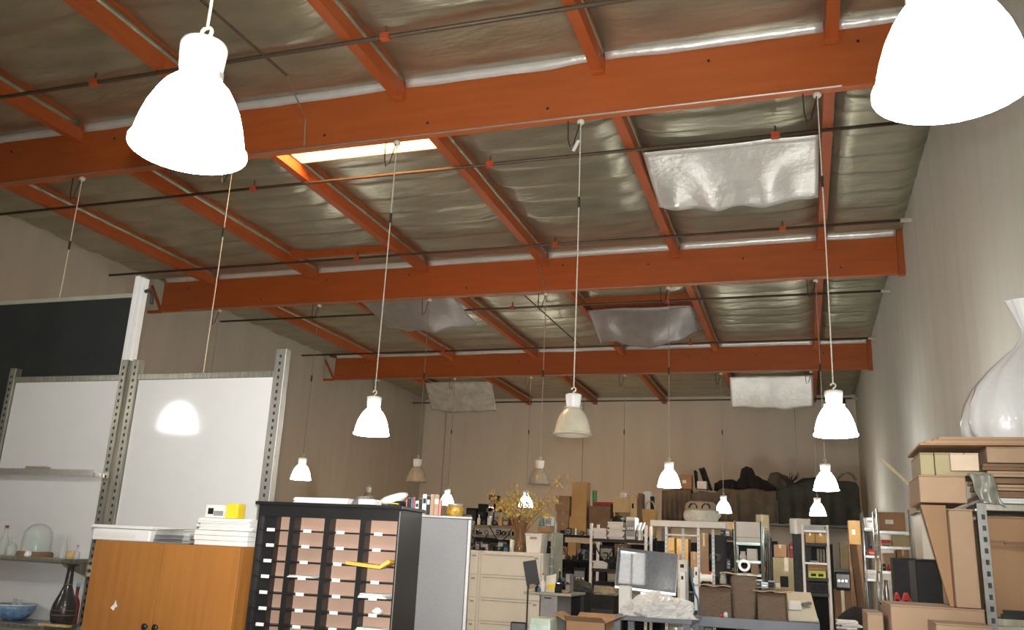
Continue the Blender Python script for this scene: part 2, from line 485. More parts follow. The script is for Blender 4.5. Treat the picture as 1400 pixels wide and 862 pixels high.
foil_cover('bright silver foil cover bulging below the roof beside the right wall', PX[1] + .10, PX[0] - .09, 10.6, 12.0, 6.94, 6.68, .07, M_foilb, 3.3)
foil_cover('wide dull foil cover hanging across the bay behind the second far beam', PX[4] + .10, PX[3] - .10, 16.2, 17.9, 6.92, 6.60, .07, M_foilg, 8.1)
foil_cover('dull foil cover torn down below the exposed orange joists', PX[2] + .12, PX[1] - .10, 17.6, 19.0, 6.80, 6.55, .30, M_foilg, 5.2, -1.0)
foil_cover('cream and silver foil cover hanging at the left of the back bay', PX[5] + .063, PX[4] - .063, 25.6, 26.3, 6.90, 6.05, .04, mat('foil_cream_cover', (.60, .58, .50), .4, .3, var=.2, scale=5, bump=.4, bscale=6), 2.2)
foil_cover('crinkled bright foil cover hanging at the right of the back bay', PX[1] + .063, PX[0] - .063, 25.6, 26.1, 6.90, 6.05, .05, M_foilb, 6.6)

# ------------------------------------------------------------------ pendant lamps
RIM_Z = 2.81
prof = [(.076, .268), (.09, .258), (.112, .235), (.135, .195), (.155, .15), (.170, .10), (.181, .05), (.187, .012), (.192, 0.0), (.184, .004), (.178, .05), (.166, .10), (.150, .15), (.130, .192), (.105, .228), (.07, .25)]
_mesh = {}
def lamp(x, y, label, group, on=1, rim=RIM_Z, beam=BEAM_Z, swag=True, tagcard=False):
    t = thing('pendant_lamp', label, 'lamp', (x, y, rim), group=group)
    key = ('shade', on)
    ms = {1: M_shade_on, 0: M_shade_off, -1: M_shade_clear}[on]
    def part(name, mk, mt, key, parent=t, smooth=True, **k):
        if key not in _mesh:
            o = mk().build(name, mt, parent, smooth=smooth, local=True, **k); _mesh[key] = o.data; return o
        o = bpy.data.objects.new(name, _mesh[key]); col.objects.link(o); o.parent = parent; return o
    s = part('shade', lambda: MB().lathe(prof, 28), ms, key)
    part('rim', lambda: MB().lathe([(.190, -.004), (.196, 0), (.196, .010), (.190, .014), (.1885, .005), (.190, -.004)], 28), ms, ('rim', on), s)
    part('housing', lambda: MB().lathe([(.0, .275), (.066, .272), (.070, .285), (.070, .30), (.074, .31), (.082, .395), (.080, .41), (.05, .418), (0, .42)], 20), M_white, 'housing')
    part('clip', lambda: MB().box(-.092, -.012, .262, -.07, .012, .29), M_conduit, 'clip', smooth=False)
    part('clip', lambda: MB().box(.07, -.012, .262, .092, .012, .29), M_conduit, 'clip2', smooth=False)
    def hook():
        pts = [(0, 0, .415), (0, 0, .44)] + [(.022 * math.sin(a), 0, .462 - .022 * math.cos(a)) for a in [R(d) for d in range(0, 300, 30)]]
        return MB().tube(pts, .0075, 6)
    part('hook', hook, M_white, 'hook')
    if on < 1: part('bulb', lambda: MB().lathe([(.0, .02), (.028, .03), (.04, .06), (.036, .11), (.024, .16), (.02, .25)], 14), M_bulb, 'bulb')
    top = beam - rim - .03
    MB().tube([(0, 0, .475), (.004, 0, (top + .47) * .5), (0, 0, top)], .0055 if y < 5 else .0068, 5).build('cord', M_cord if y < 12 else M_conduit, t, local=True)
    if y > 5:
        zc_ = .475 + (top - .475) * (.68 if y < 12 else .5)
        MB().tube([(0.002, 0, zc_ - .06), (.002, 0, zc_ + .06)], .016, 6).build('cord_connector', M_wire, t, local=True)
    part('beam_knob', lambda: MB().lathe([(0, 0), (.03, .002), (.045, .02), (.04, .05), (.02, .06)], 10), M_cord, 'knob').location = (-.0, 0, top - .03)
    sw = [(.0, -.02, top), (-.03, -.02, top - .12), (-.07, -.02, top - .27), (-.11, -.02, top - .30), (-.135, -.02, top - .2), (-.14, -.02, top + .02)]
    if swag: MB().tube(sw, .007, 5).build('power_lead', M_wire, t, local=True)
    if tagcard:
        MB().obox(Matrix.Translation((-.04, -.03, top - .30)) @ Matrix.Rotation(R(25), 4, 'Y'), .035, .004, .14).build('paper_tag', M_label, t, local=True)
    return t


# the row on the overhead beam (two of them only show as reflections in the boards)
g0 = 'lit lamps hanging closest overhead'
_p = at(257, 206, Z=2.93)
lamp(_p.x, _p.y, 'big lit white pendant lamp hanging above the whiteboards, in front of the purlins', g0, rim=2.93)
_p = at(1301, 122, Z=2.875)
lamp(_p.x, _p.y, 'huge lit white pendant lamp hanging beside the bare right wall', g0, rim=2.875)
lamp(-4.45, BY[0] + .045, 'unlit milky pendant lamp on the overhead beam above the wood cabinet', g0, 0)
lamp(-6.62, BY[0] + .045, 'lit pendant lamp on the overhead beam, mirrored as a white dome in the whiteboard', g0)
g1 = 'pendant lamps on the skylight beam'
lamp(-4.42, BY[1] + .045, 'lit pendant lamp hanging on a pale cord below the warm skylight', g1)
lamp(-2.17, BY[1] + .045, 'large unlit milky pendant lamp with a paper tag on its lead', g1, 0, tagcard=True)
lamp(.31, BY[1] + .045, 'lit pendant lamp on a pale cord from the skylight beam, close to the right wall', g1)
lamp(-6.72, BY[1] + .045, 'pendant lamp hanging hidden behind the whiteboard, only its cord in view', g1, 0)
lamp(-9.15, BY[1] + .045, 'pendant lamp hidden behind the blackboard, its cord hanging before the left wall', g1, 0)
g2 = 'pendant lamps on the beam behind the skylight bay'
lamp(-9.15, BY[2] + .045, 'small lit pendant lamp beside the steel post of the whiteboard', g2)
lamp(-6.72, BY[2] + .045, 'unlit clear pendant lamp above the books on the grey cabinet', g2, -1)
lamp(-4.37, BY[2] + .045, 'unlit clear pendant lamp above the vase of dried branches', g2, -1)
lamp(-2.11, BY[2] + .045, 'lit pendant lamp in front of the draped dark cloth', g2)
lamp(.355, BY[2] + .045, 'lit pendant lamp in front of the black cloth by the right wall', g2)
lamp(-11.55, BY[2] + .045, 'pendant lamp hidden behind the whiteboard, its cord showing at the beam end', g2, 0)
g3 = 'pendant lamps on the beam nearest the back wall'
lamp(-11.60, BY[3] + .045, 'small unlit brownish pendant lamp just above the white papers on the black sorter', g3, -1)
lamp(-9.2, BY[3] + .045, 'small lit pendant lamp above the row of books on the grey cabinet', g3)
lamp(-6.95, BY[3] + .045, 'small lit pendant lamp seen between the dried yellow branches', g3)
lamp(-4.35, BY[3] + .045, 'small unlit grey pendant lamp in front of the pine boxes', g3, 0)
lamp(-1.86, BY[3] + .045, 'small lit pendant lamp in front of the folds of brown cloth', g3)
lamp(.32, BY[3] + .045, 'small lit pendant lamp above the chrome ladder rack', g3)

# ------------------------------------------------------------------ foreground left: boards
BYD = 5.07
def strut_post(t, x, y, z0, z1, mt=M_alud, w=.055):
    p = MB().box(x - w / 2, y - .03, z0, x + w / 2, y + .03, z1).build('post', mt, t, bevel=.004)
    s = MB()
    for i in range(int((z1 - z0) / .05)):
        zz = z0 + .03 + i * .05
        s.box(x - .007, y - .0325, zz - .011, x + .007, y - .029, zz + .011)
    s.build('slot_row', M_darkg, p)['kind'] = 'stuff'
    return p


def whiteboard(label, xa, xb, ztop, zbot, posts, extra=None):
    t = thing('whiteboard', label, 'whiteboard', ((xa + xb) / 2, BYD, 0))
    MB().box(xa, BYD - .008, zbot, xb, BYD + .012, ztop).build('board', M_wb, t)
    MB().box(xa - .004, BYD - .022, ztop, xb + .004, BYD + .02, ztop + .045).build('top_rail', M_alud, t, bevel=.004)
    MB().box(xa - .004, BYD - .022, zbot - .045, xb + .004, BYD + .02, zbot).build('bottom_rail', M_alud, t, bevel=.004)
    for x, z1, mt, w_ in posts:
        strut_post(t, x, BYD + .002, .06, z1, mt, w_)
        MB().box(x - .04, BYD - .35, 0, x + .04, BYD + .35, .06).build('foot', M_alud, t, bevel=.006)
    return t


xa, xb = ax(178, BYD, 600), ax(365, BYD, 600)
whiteboard('tall whiteboard between two steel posts, with a lamp mirrored in it', xa, xb, 2.745, .35, [(xa - .035, 2.90, M_alud, .06), (xb + .05, 2.945, M_alu, .085)])
xc, xd = ax(8, BYD, 600), ax(152, BYD, 600)
t = whiteboard('whiteboard behind the shelf of glass bottles, below the blackboard', xc, xd, 2.745, .35, [(xc - .035, 2.86, M_alud, .06), (xd + .033, 2.90, M_alud, .06)])
# tray and shelves of the second board
SH = 1.468
MB().box(xc, BYD - .11, 2.035, xd, BYD - .024, 2.06).box(xc, BYD - .115, 2.035, xd, BYD - .11, 2.08).build('pen_tray', M_alu, t)
for z_, d_, ll in ((SH, .30, 'grey metal shelf carrying the glass bottles and the dome'), (1.045, .34, 'lower grey metal shelf carrying the dark vase and the bowl')):
    tt = thing('wall_shelf', ll, 'shelf', ((xc + xd) / 2, BYD - .15, z_ - .025))
    MB().box(xc - .3, BYD - d_, z_ - .025, xd + .03, BYD - .0285, z_).build('plate', M_alud, tt, bevel=.003)
    for x in (xc - .035, xd + .015): MB().hexa([(x - .012, BYD - d_ + .05, z_ - .04), (x + .012, BYD - d_ + .05, z_ - .04), (x + .012, BYD - .0285, z_ - .12), (x - .012, BYD - .0285, z_ - .12), (x - .012, BYD - d_ + .05, z_ - .0255), (x + .012, BYD - d_ + .05, z_ - .0255), (x + .012, BYD - .0285, z_ - .0255), (x - .012, BYD - .0285, z_ - .0255)]).build('bracket', M_alud, tt)
x = ax(52, BYD - .07, 640)
solo(MB().box(x - .1, BYD - .1, 2.0605, x + .1, BYD - .045, 2.085).box(x - .095, BYD - .098, 2.085, x + .095, BYD - .047, 2.10), 'board_eraser', M_tan, 'grey board eraser lying on the pen tray of the whiteboard', 'eraser', (x, BYD - .07, 2.0605), bevel=.004)

# blackboard behind
BBY = 5.45
x0, x1 = ax(-70, BBY, 450), ax(176, BBY, 450)
t = thing('blackboard', 'large blackboard rising behind the whiteboards', 'blackboard', ((x0 + x1) / 2, BBY, 0))
zt = 3.52
MB().box(x0, BBY - .01, 2.0, x1, BBY + .015, zt).build('board', M_bb, t)
MB().box(x0, BBY - .02, zt, x1, BBY + .02, zt + .035).build('top_rail', M_greenw, t)
for x, zz in ((x1 + .055, 3.70), (x0 - .05, 3.70)):
    p = MB().box(x - .05, BBY - .03, 0, x - .005, BBY + .03, zz).box(x + .0, BBY - .035, 0, x + .05, BBY + .03, zz - .02).build('post', M_white, t, bevel=.006)
    MB().tube([(x + .05, BBY, zz - .13), (x + .10, BBY, zz - .12), (x + .125, BBY, zz - .16), (x + .13, BBY, zz - .24)], .016, 6).build('clamp_handle', M_wire, p)
    MB().box(x - .05, BBY - .35, 0, x + .05, BBY + .35, .05).build('foot', M_alud, t)


# ------------------------------------------------------------------ little things
def bottle(name, label, x, y, z, h, r, mt, cat='bottle', neck=.35, capm=None, group=None):
    t = thing(name, label, cat, (x, y, z), group=group)
    b = MB().lathe([(.0, .002), (r * .92, .0), (r, h * .05), (r, h * .5), (r * .8, h * .62), (r * neck, h * .72), (r * neck, h * .95), (r * neck * 1.15, h * .96), (r * neck * 1.15, h), (0, h)], 16)
    b.build('body', mt, t, smooth=True, local=True)
    if capm: MB().lathe([(0, h * 1.0), (r * neck * 1.1, h * 1.0), (r * neck * 1.1, h * 1.1), (0, h * 1.1)], 12).build('stopper', capm, t, local=True)
    return t


ys = BYD - .17
bottle('glass_bottle', 'clear glass bottle with a reddish stopper left of the glass dome', ax(6, ys, 740), ys, SH, .185, .032, M_glass, capm=M_redd)
bottle('glass_bottle', 'small squat clear bottle standing against the glass dome', ax(18, ys - .05, 740), ys - .05, SH, .12, .036, M_glass)
bottle('glass_bottle', 'slim clear glass bottle right of the glass dome', ax(89, ys, 740), ys, SH, .15, .026, M_glass, neck=.45)
bottle('glass_bottle', 'tiny clear bottle with a red stopper at the shelf end', ax(108, ys - .04, 740), ys - .04, SH, .085, .02, M_glass, capm=M_redp)
solo(MB().lathe([(0, 0), (.028, 0), (.03, .03), (.026, .055), (0, .058)], 14, (ax(98, ys - .06, 750), ys - .06, SH)), 'wax_pot', M_wood, 'small straw coloured pot between two clear bottles', 'pot', (ax(98, ys - .06, 750), ys - .06, SH), smooth=True)
x = ax(50, ys, 745)
t = thing('glass_dome', 'glass dome on a dark wooden base with a teal figurine inside', 'glass dome', (x, ys, SH))
MB().lathe([(0, 0), (.115, 0), (.118, .02), (.11, .035), (0, .036)], 24).build('base', M_card3, t, local=True)
MB().lathe([(.098, .036), (.098, .12), (.09, .17), (.066, .205), (.035, .223), (0, .228)], 24).build('dome', M_glass, t, smooth=True, local=True)
fg = MB().lathe([(.03, .036), (.026, .08), (.014, .10), (.02, .13), (.018, .15), (0, .165)], 12).build('figurine', mat('teal_figure', (.35, .62, .58), .4), t, smooth=True, local=True)
MB().lathe([(.0, .13), (.022, .14), (.024, .158), (.012, .172), (0, .176)], 12).build('figurine_head', M_label, fg, smooth=True, local=True)
solo(MB().lathe([(0, 0), (.02, .004), (.024, .02), (.018, .038), (0, .042)], 12, (x + .055, ys - .11, SH)), 'white_pebble', M_label, 'small round white pebble lying before the glass dome', 'pebble', (x + .055, ys - .11, SH), smooth=True)
# dark vase on the lower shelf
x = ax(90, BYD - .2, 810)
t = thing('floor_vase', 'dark long-necked vase with a flared bulb body below the bottle shelf', 'vase', (x, BYD - .19, 1.045))
hh = SH - .03 - 1.045
MB().lathe([(0, 0), (.06, 0), (.075, .03), (.082, .08), (.075, .13), (.05, .19), (.028, .25), (.022, hh - .05), (.024, hh - .02), (.05, hh - .006), (.05, hh), (.02, hh)], 20).build('body', M_brush, t, smooth=True, local=True)
for rr, zz in ((.0835, .06), (.0825, .09), (.030, .255)):
    MB().lathe([(rr - .004, zz), (rr, zz + .004), (rr - .004, zz + .008)], 20).build('band', M_card3, t, local=True)
bottle('spray_flask', 'thin dark flask with a blue cap behind the dark vase', ax(104, BYD - .09, 820), BYD - .09, 1.045, .24, .03, M_redd, cat='flask', capm=M_blue)
x = ax(18, BYD - .17, 850)
t = thing('patterned_bowl', 'blue and white patterned bowl below the bottle shelf', 'bowl', (x, BYD - .17, 1.045))
MB().lathe([(0, 0), (.06, 0), (.10, .03), (.125, .075), (.13, .10), (.124, .10), (.115, .07), (.09, .035), (0, .012)], 24).build('body', M_blue, t, smooth=True, local=True)
MB().lathe([(.122, .098), (.134, .10), (.134, .107), (.122, .105)], 24).build('rim', M_label, t, smooth=True, local=True)
for k, (dx, dy) in enumerate(((-.03, .02), (.03, -.01))):
    solo(MB().lathe([(0, 0), (.03, .002), (.034, .05), (.03, .075), (.012, .10), (.014, .12), (0, .122)], 12, (x + dx * 1.3, BYD - .17 + dy, 1.063)), 'glass_jar', M_glass, 'small clear jar standing inside the patterned bowl', 'jar', (x + dx * 1.3, BYD - .17 + dy, 1.063), group='jars in the patterned bowl', smooth=True)
x = ax(78, BYD - .27, 860)
solo(MB().box(x - .10, BYD - .339, 1.0455, x + .14, BYD - .29, 1.06), 'tan_folder', M_wood, 'flat tan folder lying at the front of the lower shelf', 'folder', (x, BYD - .3, 1.0455), bevel=.003)

# ------------------------------------------------------------------ wood cabinet
CY = 4.30
x0, x1 = ax(121, CY, 800), ax(323, CY, 800)
ct = az(220, 743, CY)
t = thing('wood_cabinet', 'honey oak two-door cabinet loaded with papers and trays', 'cabinet', ((x0 + x1) / 2, CY, 0))
MB().box(x0, CY + .02, .06, x1, CY + .42, ct).build('carcass', M_oak, t, bevel=.002)
MB().box(x0 + .03, CY + .05, 0, x1 - .03, CY + .40, .06).build('plinth', M_black, t)
xm = ax(216, CY, 800)
for a, b, s in ((x0, xm - .002, 1), (xm + .002, x1, -1)):
    d = MB().box(a, CY, .065, b, CY + .0195, ct - .002).build('door', M_oak, t, bevel=.0015)
    hx = (b - .035) if s == 1 else (a + .035)
    hz = az(210, 858, CY)
    MB().lathe([(0, .0), (.008, 0), (.008, .012), (.018, .016), (.018, .024), (0, .026)], 14).build('knob', M_black, d, smooth=True, local=True)
    kn = [o for o in d.children][-1]
    kn.rotation_euler = (R(90), 0, 0); kn.location = (hx - ROOTLOC[t.name].x, 0, hz)
dd = [o for o in t.children if o.name.startswith('door')][0]
MB().add([(-.03, -.002, 0), (-.01, -.002, .02), (0.0, -.002, .045), (.012, -.002, .02), (.02, -.002, .01), (.004, -.002, .004), (-.005, -.002, -.015)], [(6, 5, 4, 3, 2, 1, 0)]).build('sticker_scrap', M_label, dd, local=True)
sc_ = [o for o in dd.children][-1]; sc_.location = (ax(157, CY, 832) - ROOTLOC[t.name].x, -.0005, az(157, 832, CY))

CT = ct
def papers(name, label, xa, xb, ya, yb, z0, z1, n, mt, cat='paper stack', jit=.012, seed=1, group=None):
    rnd = random.Random(seed); mb = MB(); h = (z1 - z0) / n
    for i in range(n):
        dx, dy, an = rnd.uniform(-jit, jit), rnd.uniform(-jit, jit), rnd.uniform(-.05, .05) * (jit / .012)
        M = Matrix.Translation(((xa + xb) / 2 + dx, (ya + yb) / 2 + dy, z0 + h * (i + .5))) @ Matrix.Rotation(an, 4, 'Z')
        mb.obox(M, xb - xa, yb - ya, h * .93)
    return solo(mb, name, mt, label, cat, ((xa + xb) / 2, (ya + yb) / 2, z0), group)


def bx(u, Y): return ax(u, Y, 730)
Yp = CY + .06
t = thing('paper_tray', 'long white plastic tray with a lipped edge at the cabinet end', 'tray', (bx(165, Yp), Yp + .12, CT + .0))
a, b = bx(124, Yp) + .012, bx(205, Yp)
MB().box(a, Yp, CT + .001, b, Yp + .28, CT + .07).build('body', M_white, t, bevel=.008)
MB().box(a - .01, Yp - .008, CT + .072, b + .01, Yp + .288, CT + .092).build('lid', M_white, t, bevel=.005)
MB().box(a + .02, Yp - .004, CT + .02, b - .1, Yp - .0005, CT + .05).build('label_strip', M_paper, t)
a, b = bx(211, Yp + .02), bx(262, Yp + .02)
t = thing('acrylic_tray', 'stack of clear grey acrylic trays in the middle of the wood cabinet', 'tray', ((a + b) / 2, Yp + .14, CT))
for k in range(3):
    z = CT + .001 + k * .024
    MB().box(a + .006 * k, Yp + .02, z, b - .004 * k, Yp + .27, z + .004).box(a + .006 * k, Yp + .02, z, a + .006 * k + .006, Yp + .27, z + .022).box(b - .006 - .004 * k, Yp + .02, z, b - .004 * k, Yp + .27, z + .022).build('tray', M_glass if k == 2 else M_greyl, t)
solo(MB().add([Vector((a - .03, Yp + .05, CT + .078)), Vector((b - .06, Yp + .03, CT + .082)), Vector((b - .05, Yp + .12, CT + .088)), Vector((a, Yp + .2, CT + .08)), ], [(0, 1, 2, 3)]), 'loose_sheet', M_card2, 'loose pinkish sheet lying over the acrylic trays', 'sheet', (a, Yp + .1, CT + .08), solid=.002)
a, b = bx(266, Yp), bx(344, Yp) - .012
b = min(b, x1 - .005)
papers('paper_stack', 'white boxed ream at the bottom of the paper pile on the oak cabinet', a, b, Yp, Yp + .22, CT + .001, CT + .085, 3, M_paper, jit=.004, seed=2)
papers('paper_stack', 'loose white booklets piled on the boxed ream', a + .01, b - .0, Yp + .01, Yp + .22, CT + .087, CT + .155, 7, M_paper, jit=.012, seed=5)
z = CT + .157
t = thing('ink_box', 'small white product box with a black panel on top of the paper pile', 'box', (bx(290, Yp + .04), Yp + .08, z))
a, b = bx(277, Yp + .03), bx(302, Yp + .03)
MB().box(a, Yp + .03, z, b, Yp + .11, z + .075).build('body', M_paper, t, bevel=.002)
MB().box(a + .018, Yp + .028, z + .02, a + .055, Yp + .0298, z + .055).build('black_panel', M_black, t)
MB().box(a + .06, Yp + .026, z + .012, b - .002, Yp + .0298, z + .04).build('grey_panel', M_greyl, t)
a, b = bx(303, Yp + .03) + .004, bx(320, Yp + .03)
solo(MB().box(a, Yp + .04, z, b, Yp + .11, z + .085), 'yellow_box', M_yellow, 'bright yellow little box beside the white product box', 'box', (a, Yp + .07, z), bevel=.002)

# ------------------------------------------------------------------ black mail sorter
SW, SD, YAW = .865, .37, R(5)
SX, SY_ = -2.985, 4.385
ST = 1.868
t = thing('mail_sorter', 'black pigeonhole mail sorter with brown back panels and white slot labels', 'sorter', (SX, SY_, 0), YAW)
pw_ = SW / 4
def L(mb, name, mt, parent=t, **k): return mb.build(name, mt, parent, local=True, **k)
L(MB().box(-.018, -.02, ST - .018, SW + .018, SD + .01, ST), 'top_board', M_black, bevel=.002)
L(MB().box(0, 0, ST - .082, SW, SD, ST - .018), 'header', M_black)
sd_ = L(MB().box(SW - .012, .001, .1, SW, SD, ST - .082), 'side_panel', M_black)
L(MB().box(SW - .003, -.003, .1, SW + .001, .0008, ST - .03), 'edge_highlight', M_alu)  # thin bright strip standing in for the highlight along this edge
L(MB().box(0, .001, .1, .012, SD, ST - .082), 'side_panel', M_black)
L(MB().box(0.02, .02, 0, SW - .02, SD - .02, .1), 'plinth', M_black)
L(MB().box(.012, .085, .1, SW - .012, .10, ST - .082), 'back_panel', M_brown)
L(MB().box(.012, .03, .1, .105, .084, ST - .082), 'black_filler', M_black)
for k in (1, 2, 3): L(MB().box(pw_ * k - .016, .002, .1, pw_ * k + .016, .084, ST - .082), 'divider', M_black)
lab = MB().box(-.022, -.004, -.004, .022, -.0005, .008)
z = ST - .082 - .072
row = 0
while z > .2:
    for k in range(4):
        a, b = (pw_ * k + (.016 if k else .012)), (pw_ * (k + 1) - (.016 if k < 3 else .012))
        sh = L(MB().box(a, -.004, z - .008, b, .084, z), 'shelf', M_black)
        if row < 9:
            c_ = (a + b) / 2 - .012 + random.uniform(-.008, .008); zz = z - .004; ww = .024 if row != 7 else .036
            L(MB().box(c_ - ww, -.0075, zz - .008, c_ + ww, -.0045, zz + .010), 'slot_label', M_label, sh)
    z -= .0852; row += 1
zs = [ST - .154 - .0852 * i for i in range(12)]
def W(x, y, z):   # sorter-local to world
    return Matrix.Translation((SX, SY_, 0)) @ Matrix.Rotation(YAW, 4, 'Z') @ Vector((x, y, z))
# things in the slots
e = MB().add([W(SW - pw_ - .06, -.05, zs[2] + .018), W(SW - .08, -.05, zs[2] + .002), W(SW - .09, .075, zs[2] + .004), W(SW - pw_ + .02, .075, zs[2] + .012), W(SW - .03, -.04, zs[2] + .036), W(SW - .03, .07, zs[2] + .032)], [(0, 1, 2, 3), (1, 4, 5, 2)])
solo(e, 'manila_envelope', M_envelope, 'bent manila envelope sticking out of a sorter slot', 'envelope', W(SW - .12, 0, zs[2]), solid=.018)
def slot_paper(col_, r_, h, label, dx=.0):
    a = pw_ * col_ + .02 + dx; zz = zs[r_]
    mb = MB()
    for i in range(3):
        mb.hexa([W(*p) for p in ((a, -.03 + .012 * i, zz + .001 + i * h), (a + .16 - .01 * i, -.025, zz + .001 + i * h), (a + .16, .08, zz + .001 + i * h), (a, .08, zz + .001 + i * h), (a, -.03 + .012 * i, zz + (i + .9) * h), (a + .16 - .01 * i, -.025, zz + (i + .9) * h), (a + .16, .08, zz + (i + .9) * h), (a, .08, zz + (i + .9) * h))])
    solo(mb, 'slot_papers', M_paper, label, 'papers', W(a, 0, zz))
slot_paper(3, 4, .008, 'stack of white papers filling a slot two below the envelope')
slot_paper(1, 3, .004, 'thin white papers in a slot of the second sorter column')
slot_paper(3, 6, .006, 'greyish papers in a low slot under the white stack')
slot_paper(1, 7, .005, 'white papers in the lowest visible slot of the second column')
x = W(SW - .1, .03, zs[5])
solo(MB().lathe([(0, 0), (.02, .002), (.03, .02), (.018, .034), (0, .04)], 9, x, fn=lambda a, i: 1 + .25 * math.sin(3 * a + i)), 'crumpled_wrap', M_plastic, 'crumpled clear wrap in a sorter slot', 'wrap', x, smooth=True)
# things on top of the sorter
def on_sorter(u0, u1, y): return [(at(u, 690, Y=SY_ + y)).x for u in (u0, u1)]
a, b = on_sorter(404, 478, .12)
papers('document_pile', 'long low pile of white documents on the black sorter', a, b, SY_ + .1, SY_ + .32, ST + .001, ST + .035, 4, M_paper, jit=.01, seed=3)
a, b = on_sorter(481, 503, .12)
c0 = (a + b) / 2
solo(MB().add([(a - .02, SY_ + .14, ST + .002), (b + .01, SY_ + .14, ST + .002), (b - .03, SY_ + .32, ST + .002), (a, SY_ + .32, ST + .002), (a, SY_ + .16, ST + .05), (c0, SY_ + .16, ST + .04), (b - .04, SY_ + .26, ST + .065), (a + .02, SY_ + .3, ST + .04)], [(0, 1, 5, 4), (1, 2, 6, 5), (4, 5, 6, 7), (3, 0, 4, 7), (2, 3, 7, 6)]), 'paper_sleeve', M_greyl, 'curled greyish paper sleeve beside the document pile', 'paper', (c0, SY_ + .2, ST + .002), smooth=True)
a, b = on_sorter(492, 514, .05)
solo(MB().box(a, SY_ + .03, ST + .001, b, SY_ + .12, ST + .03).box(a + .004, SY_ + .026, ST + .006, b - .02, SY_ + .0305, ST + .024), 'white_card_box', M_paper, 'small white card box at the front of the sorter top', 'box', (a, SY_ + .06, ST + .001), bevel=.002)
xa_ = W(SW - .085, .15, ST + .001)
t = thing('peaked_cap', 'peaked captain cap with a white crown on the black sorter', 'cap', xa_, R(-15))
MB().lathe([(0, 0), (.055, 0), (.057, .03), (.05, .032)], 20).build('band', M_dark, t, smooth=True, local=True)
o = MB().lathe([(.05, .025), (.085, .045), (.08, .062), (.05, .072), (0, .074)], 20).build('crown', M_paper, t, smooth=True, local=True); o.rotation_euler = (R(12), R(-14), 0)
MB().grid(lambda u, v: ((.055 + .035 * v) * math.cos(R(-150 + 120 * u)), (.055 + .035 * v) * math.sin(R(-150 + 120 * u)), .012 - .012 * v), 12, 3).build('peak', M_dark, t, solid=.003, local=True)
MB().tube([(-.05, -.035, .012), (0, -.06, .02), (.05, -.035, .012)], .004, 5).build('gold_braid', M_yellow, t, local=True)

# ------------------------------------------------------------------ grey metal cabinet with books
GY = 5.35
gx1 = ax(641, GY, 780); gx0 = gx1 - .47; gt = az(600, 707, GY)
GA = R(20.5)
t = thing('grey_cabinet', 'tall grey steel cabinet standing end-on behind the black sorter', 'cabinet', (gx1, GY, 0), GA)
GW = .47
L(MB().box(-GW, 0, 0, -.022, .9, gt - .01), 'body', M_grey, t, bevel=.004)
for k in range(2): L(MB().box(-.0215, .002 + .45 * k, .02, 0, .448 + .45 * k, gt - .012), 'door', M_greyl, t, bevel=.003)
L(MB().box(-GW - .004, -.004, gt - .0095, .004, .904, gt + .006), 'top_plate', M_greyl, t, bevel=.003)
L(MB().box(-GW, -.003, .02, -GW + .022, -.0005, gt - .012), 'corner_strip', M_greyl, t)
def G(x, y, z=0): return Matrix.Translation((gx1, GY, 0)) @ Matrix.Rotation(GA, 4, 'Z') @ Vector((x, y, z))
bm_ = [M_paper, M_card2, M_redp, M_dark, M_bluec, M_redd, M_paper, M_dark, M_paper, M_dark, M_card2, M_card2, M_redp]
bl_ = ['thick white paperback at the sorter end of the row', 'tan paperback', 'narrow red paperback', 'black paperback', 'slim blue paperback', 'dark red paperback', 'white paperback between the dark ones', 'dark paperback', 'tall white book', 'thick black book', 'cream book', 'wide cream book', 'bright red book at the lamp end of the row']
x = -.475
gz = gt + .0065
for i, (mm, ll) in enumerate(zip(bm_, bl_)):
    wd = [.02, .018, .01, .022, .009, .016, .022, .02, .026, .022, .024, .03, .016][i]
    hh = [.105, .11, .10, .1, .1, .105, .085, .1, .13, .12, .13, .13, .10][i]
    bk = thing('book', ll + ' on the grey cabinet', 'book', G(x + wd / 2, .09, gz), GA, group='books standing on the grey cabinet')
    MB().box(-wd / 2, -.065, 0, wd / 2, .065, hh).build('cover', mm, bk, local=True, bevel=.0015)
    MB().box(-wd / 2 + .002, -.06, hh, wd / 2 - .002, .06, hh + .0015).build('pages', M_label, bk, local=True)
    if i in (6, 8, 9, 11): MB().box(-wd / 2 + .003, -.0665, hh * .55, wd / 2 - .003, -.0652, hh * .8).build('spine_label', M_dark if mm is M_paper else M_label, bk, local=True)
    x += wd + .0015
a = x + .01
t = thing('amber_jar', 'glass jar of amber beads at the end of the books', 'jar', G(a + .075, .12, gz))
MB().lathe([(0, 0), (.055, 0), (.058, .05), (.05, .07), (.0, .07)], 18).build('body', mat('amber_beads', (.45, .27, .05), .25, var=.5, scale=45), t, smooth=True, local=True)
MB().lathe([(.0, .07), (.05, .0705), (.05, .082), (0, .083)], 18).build('lid', M_greyl, t, local=True)


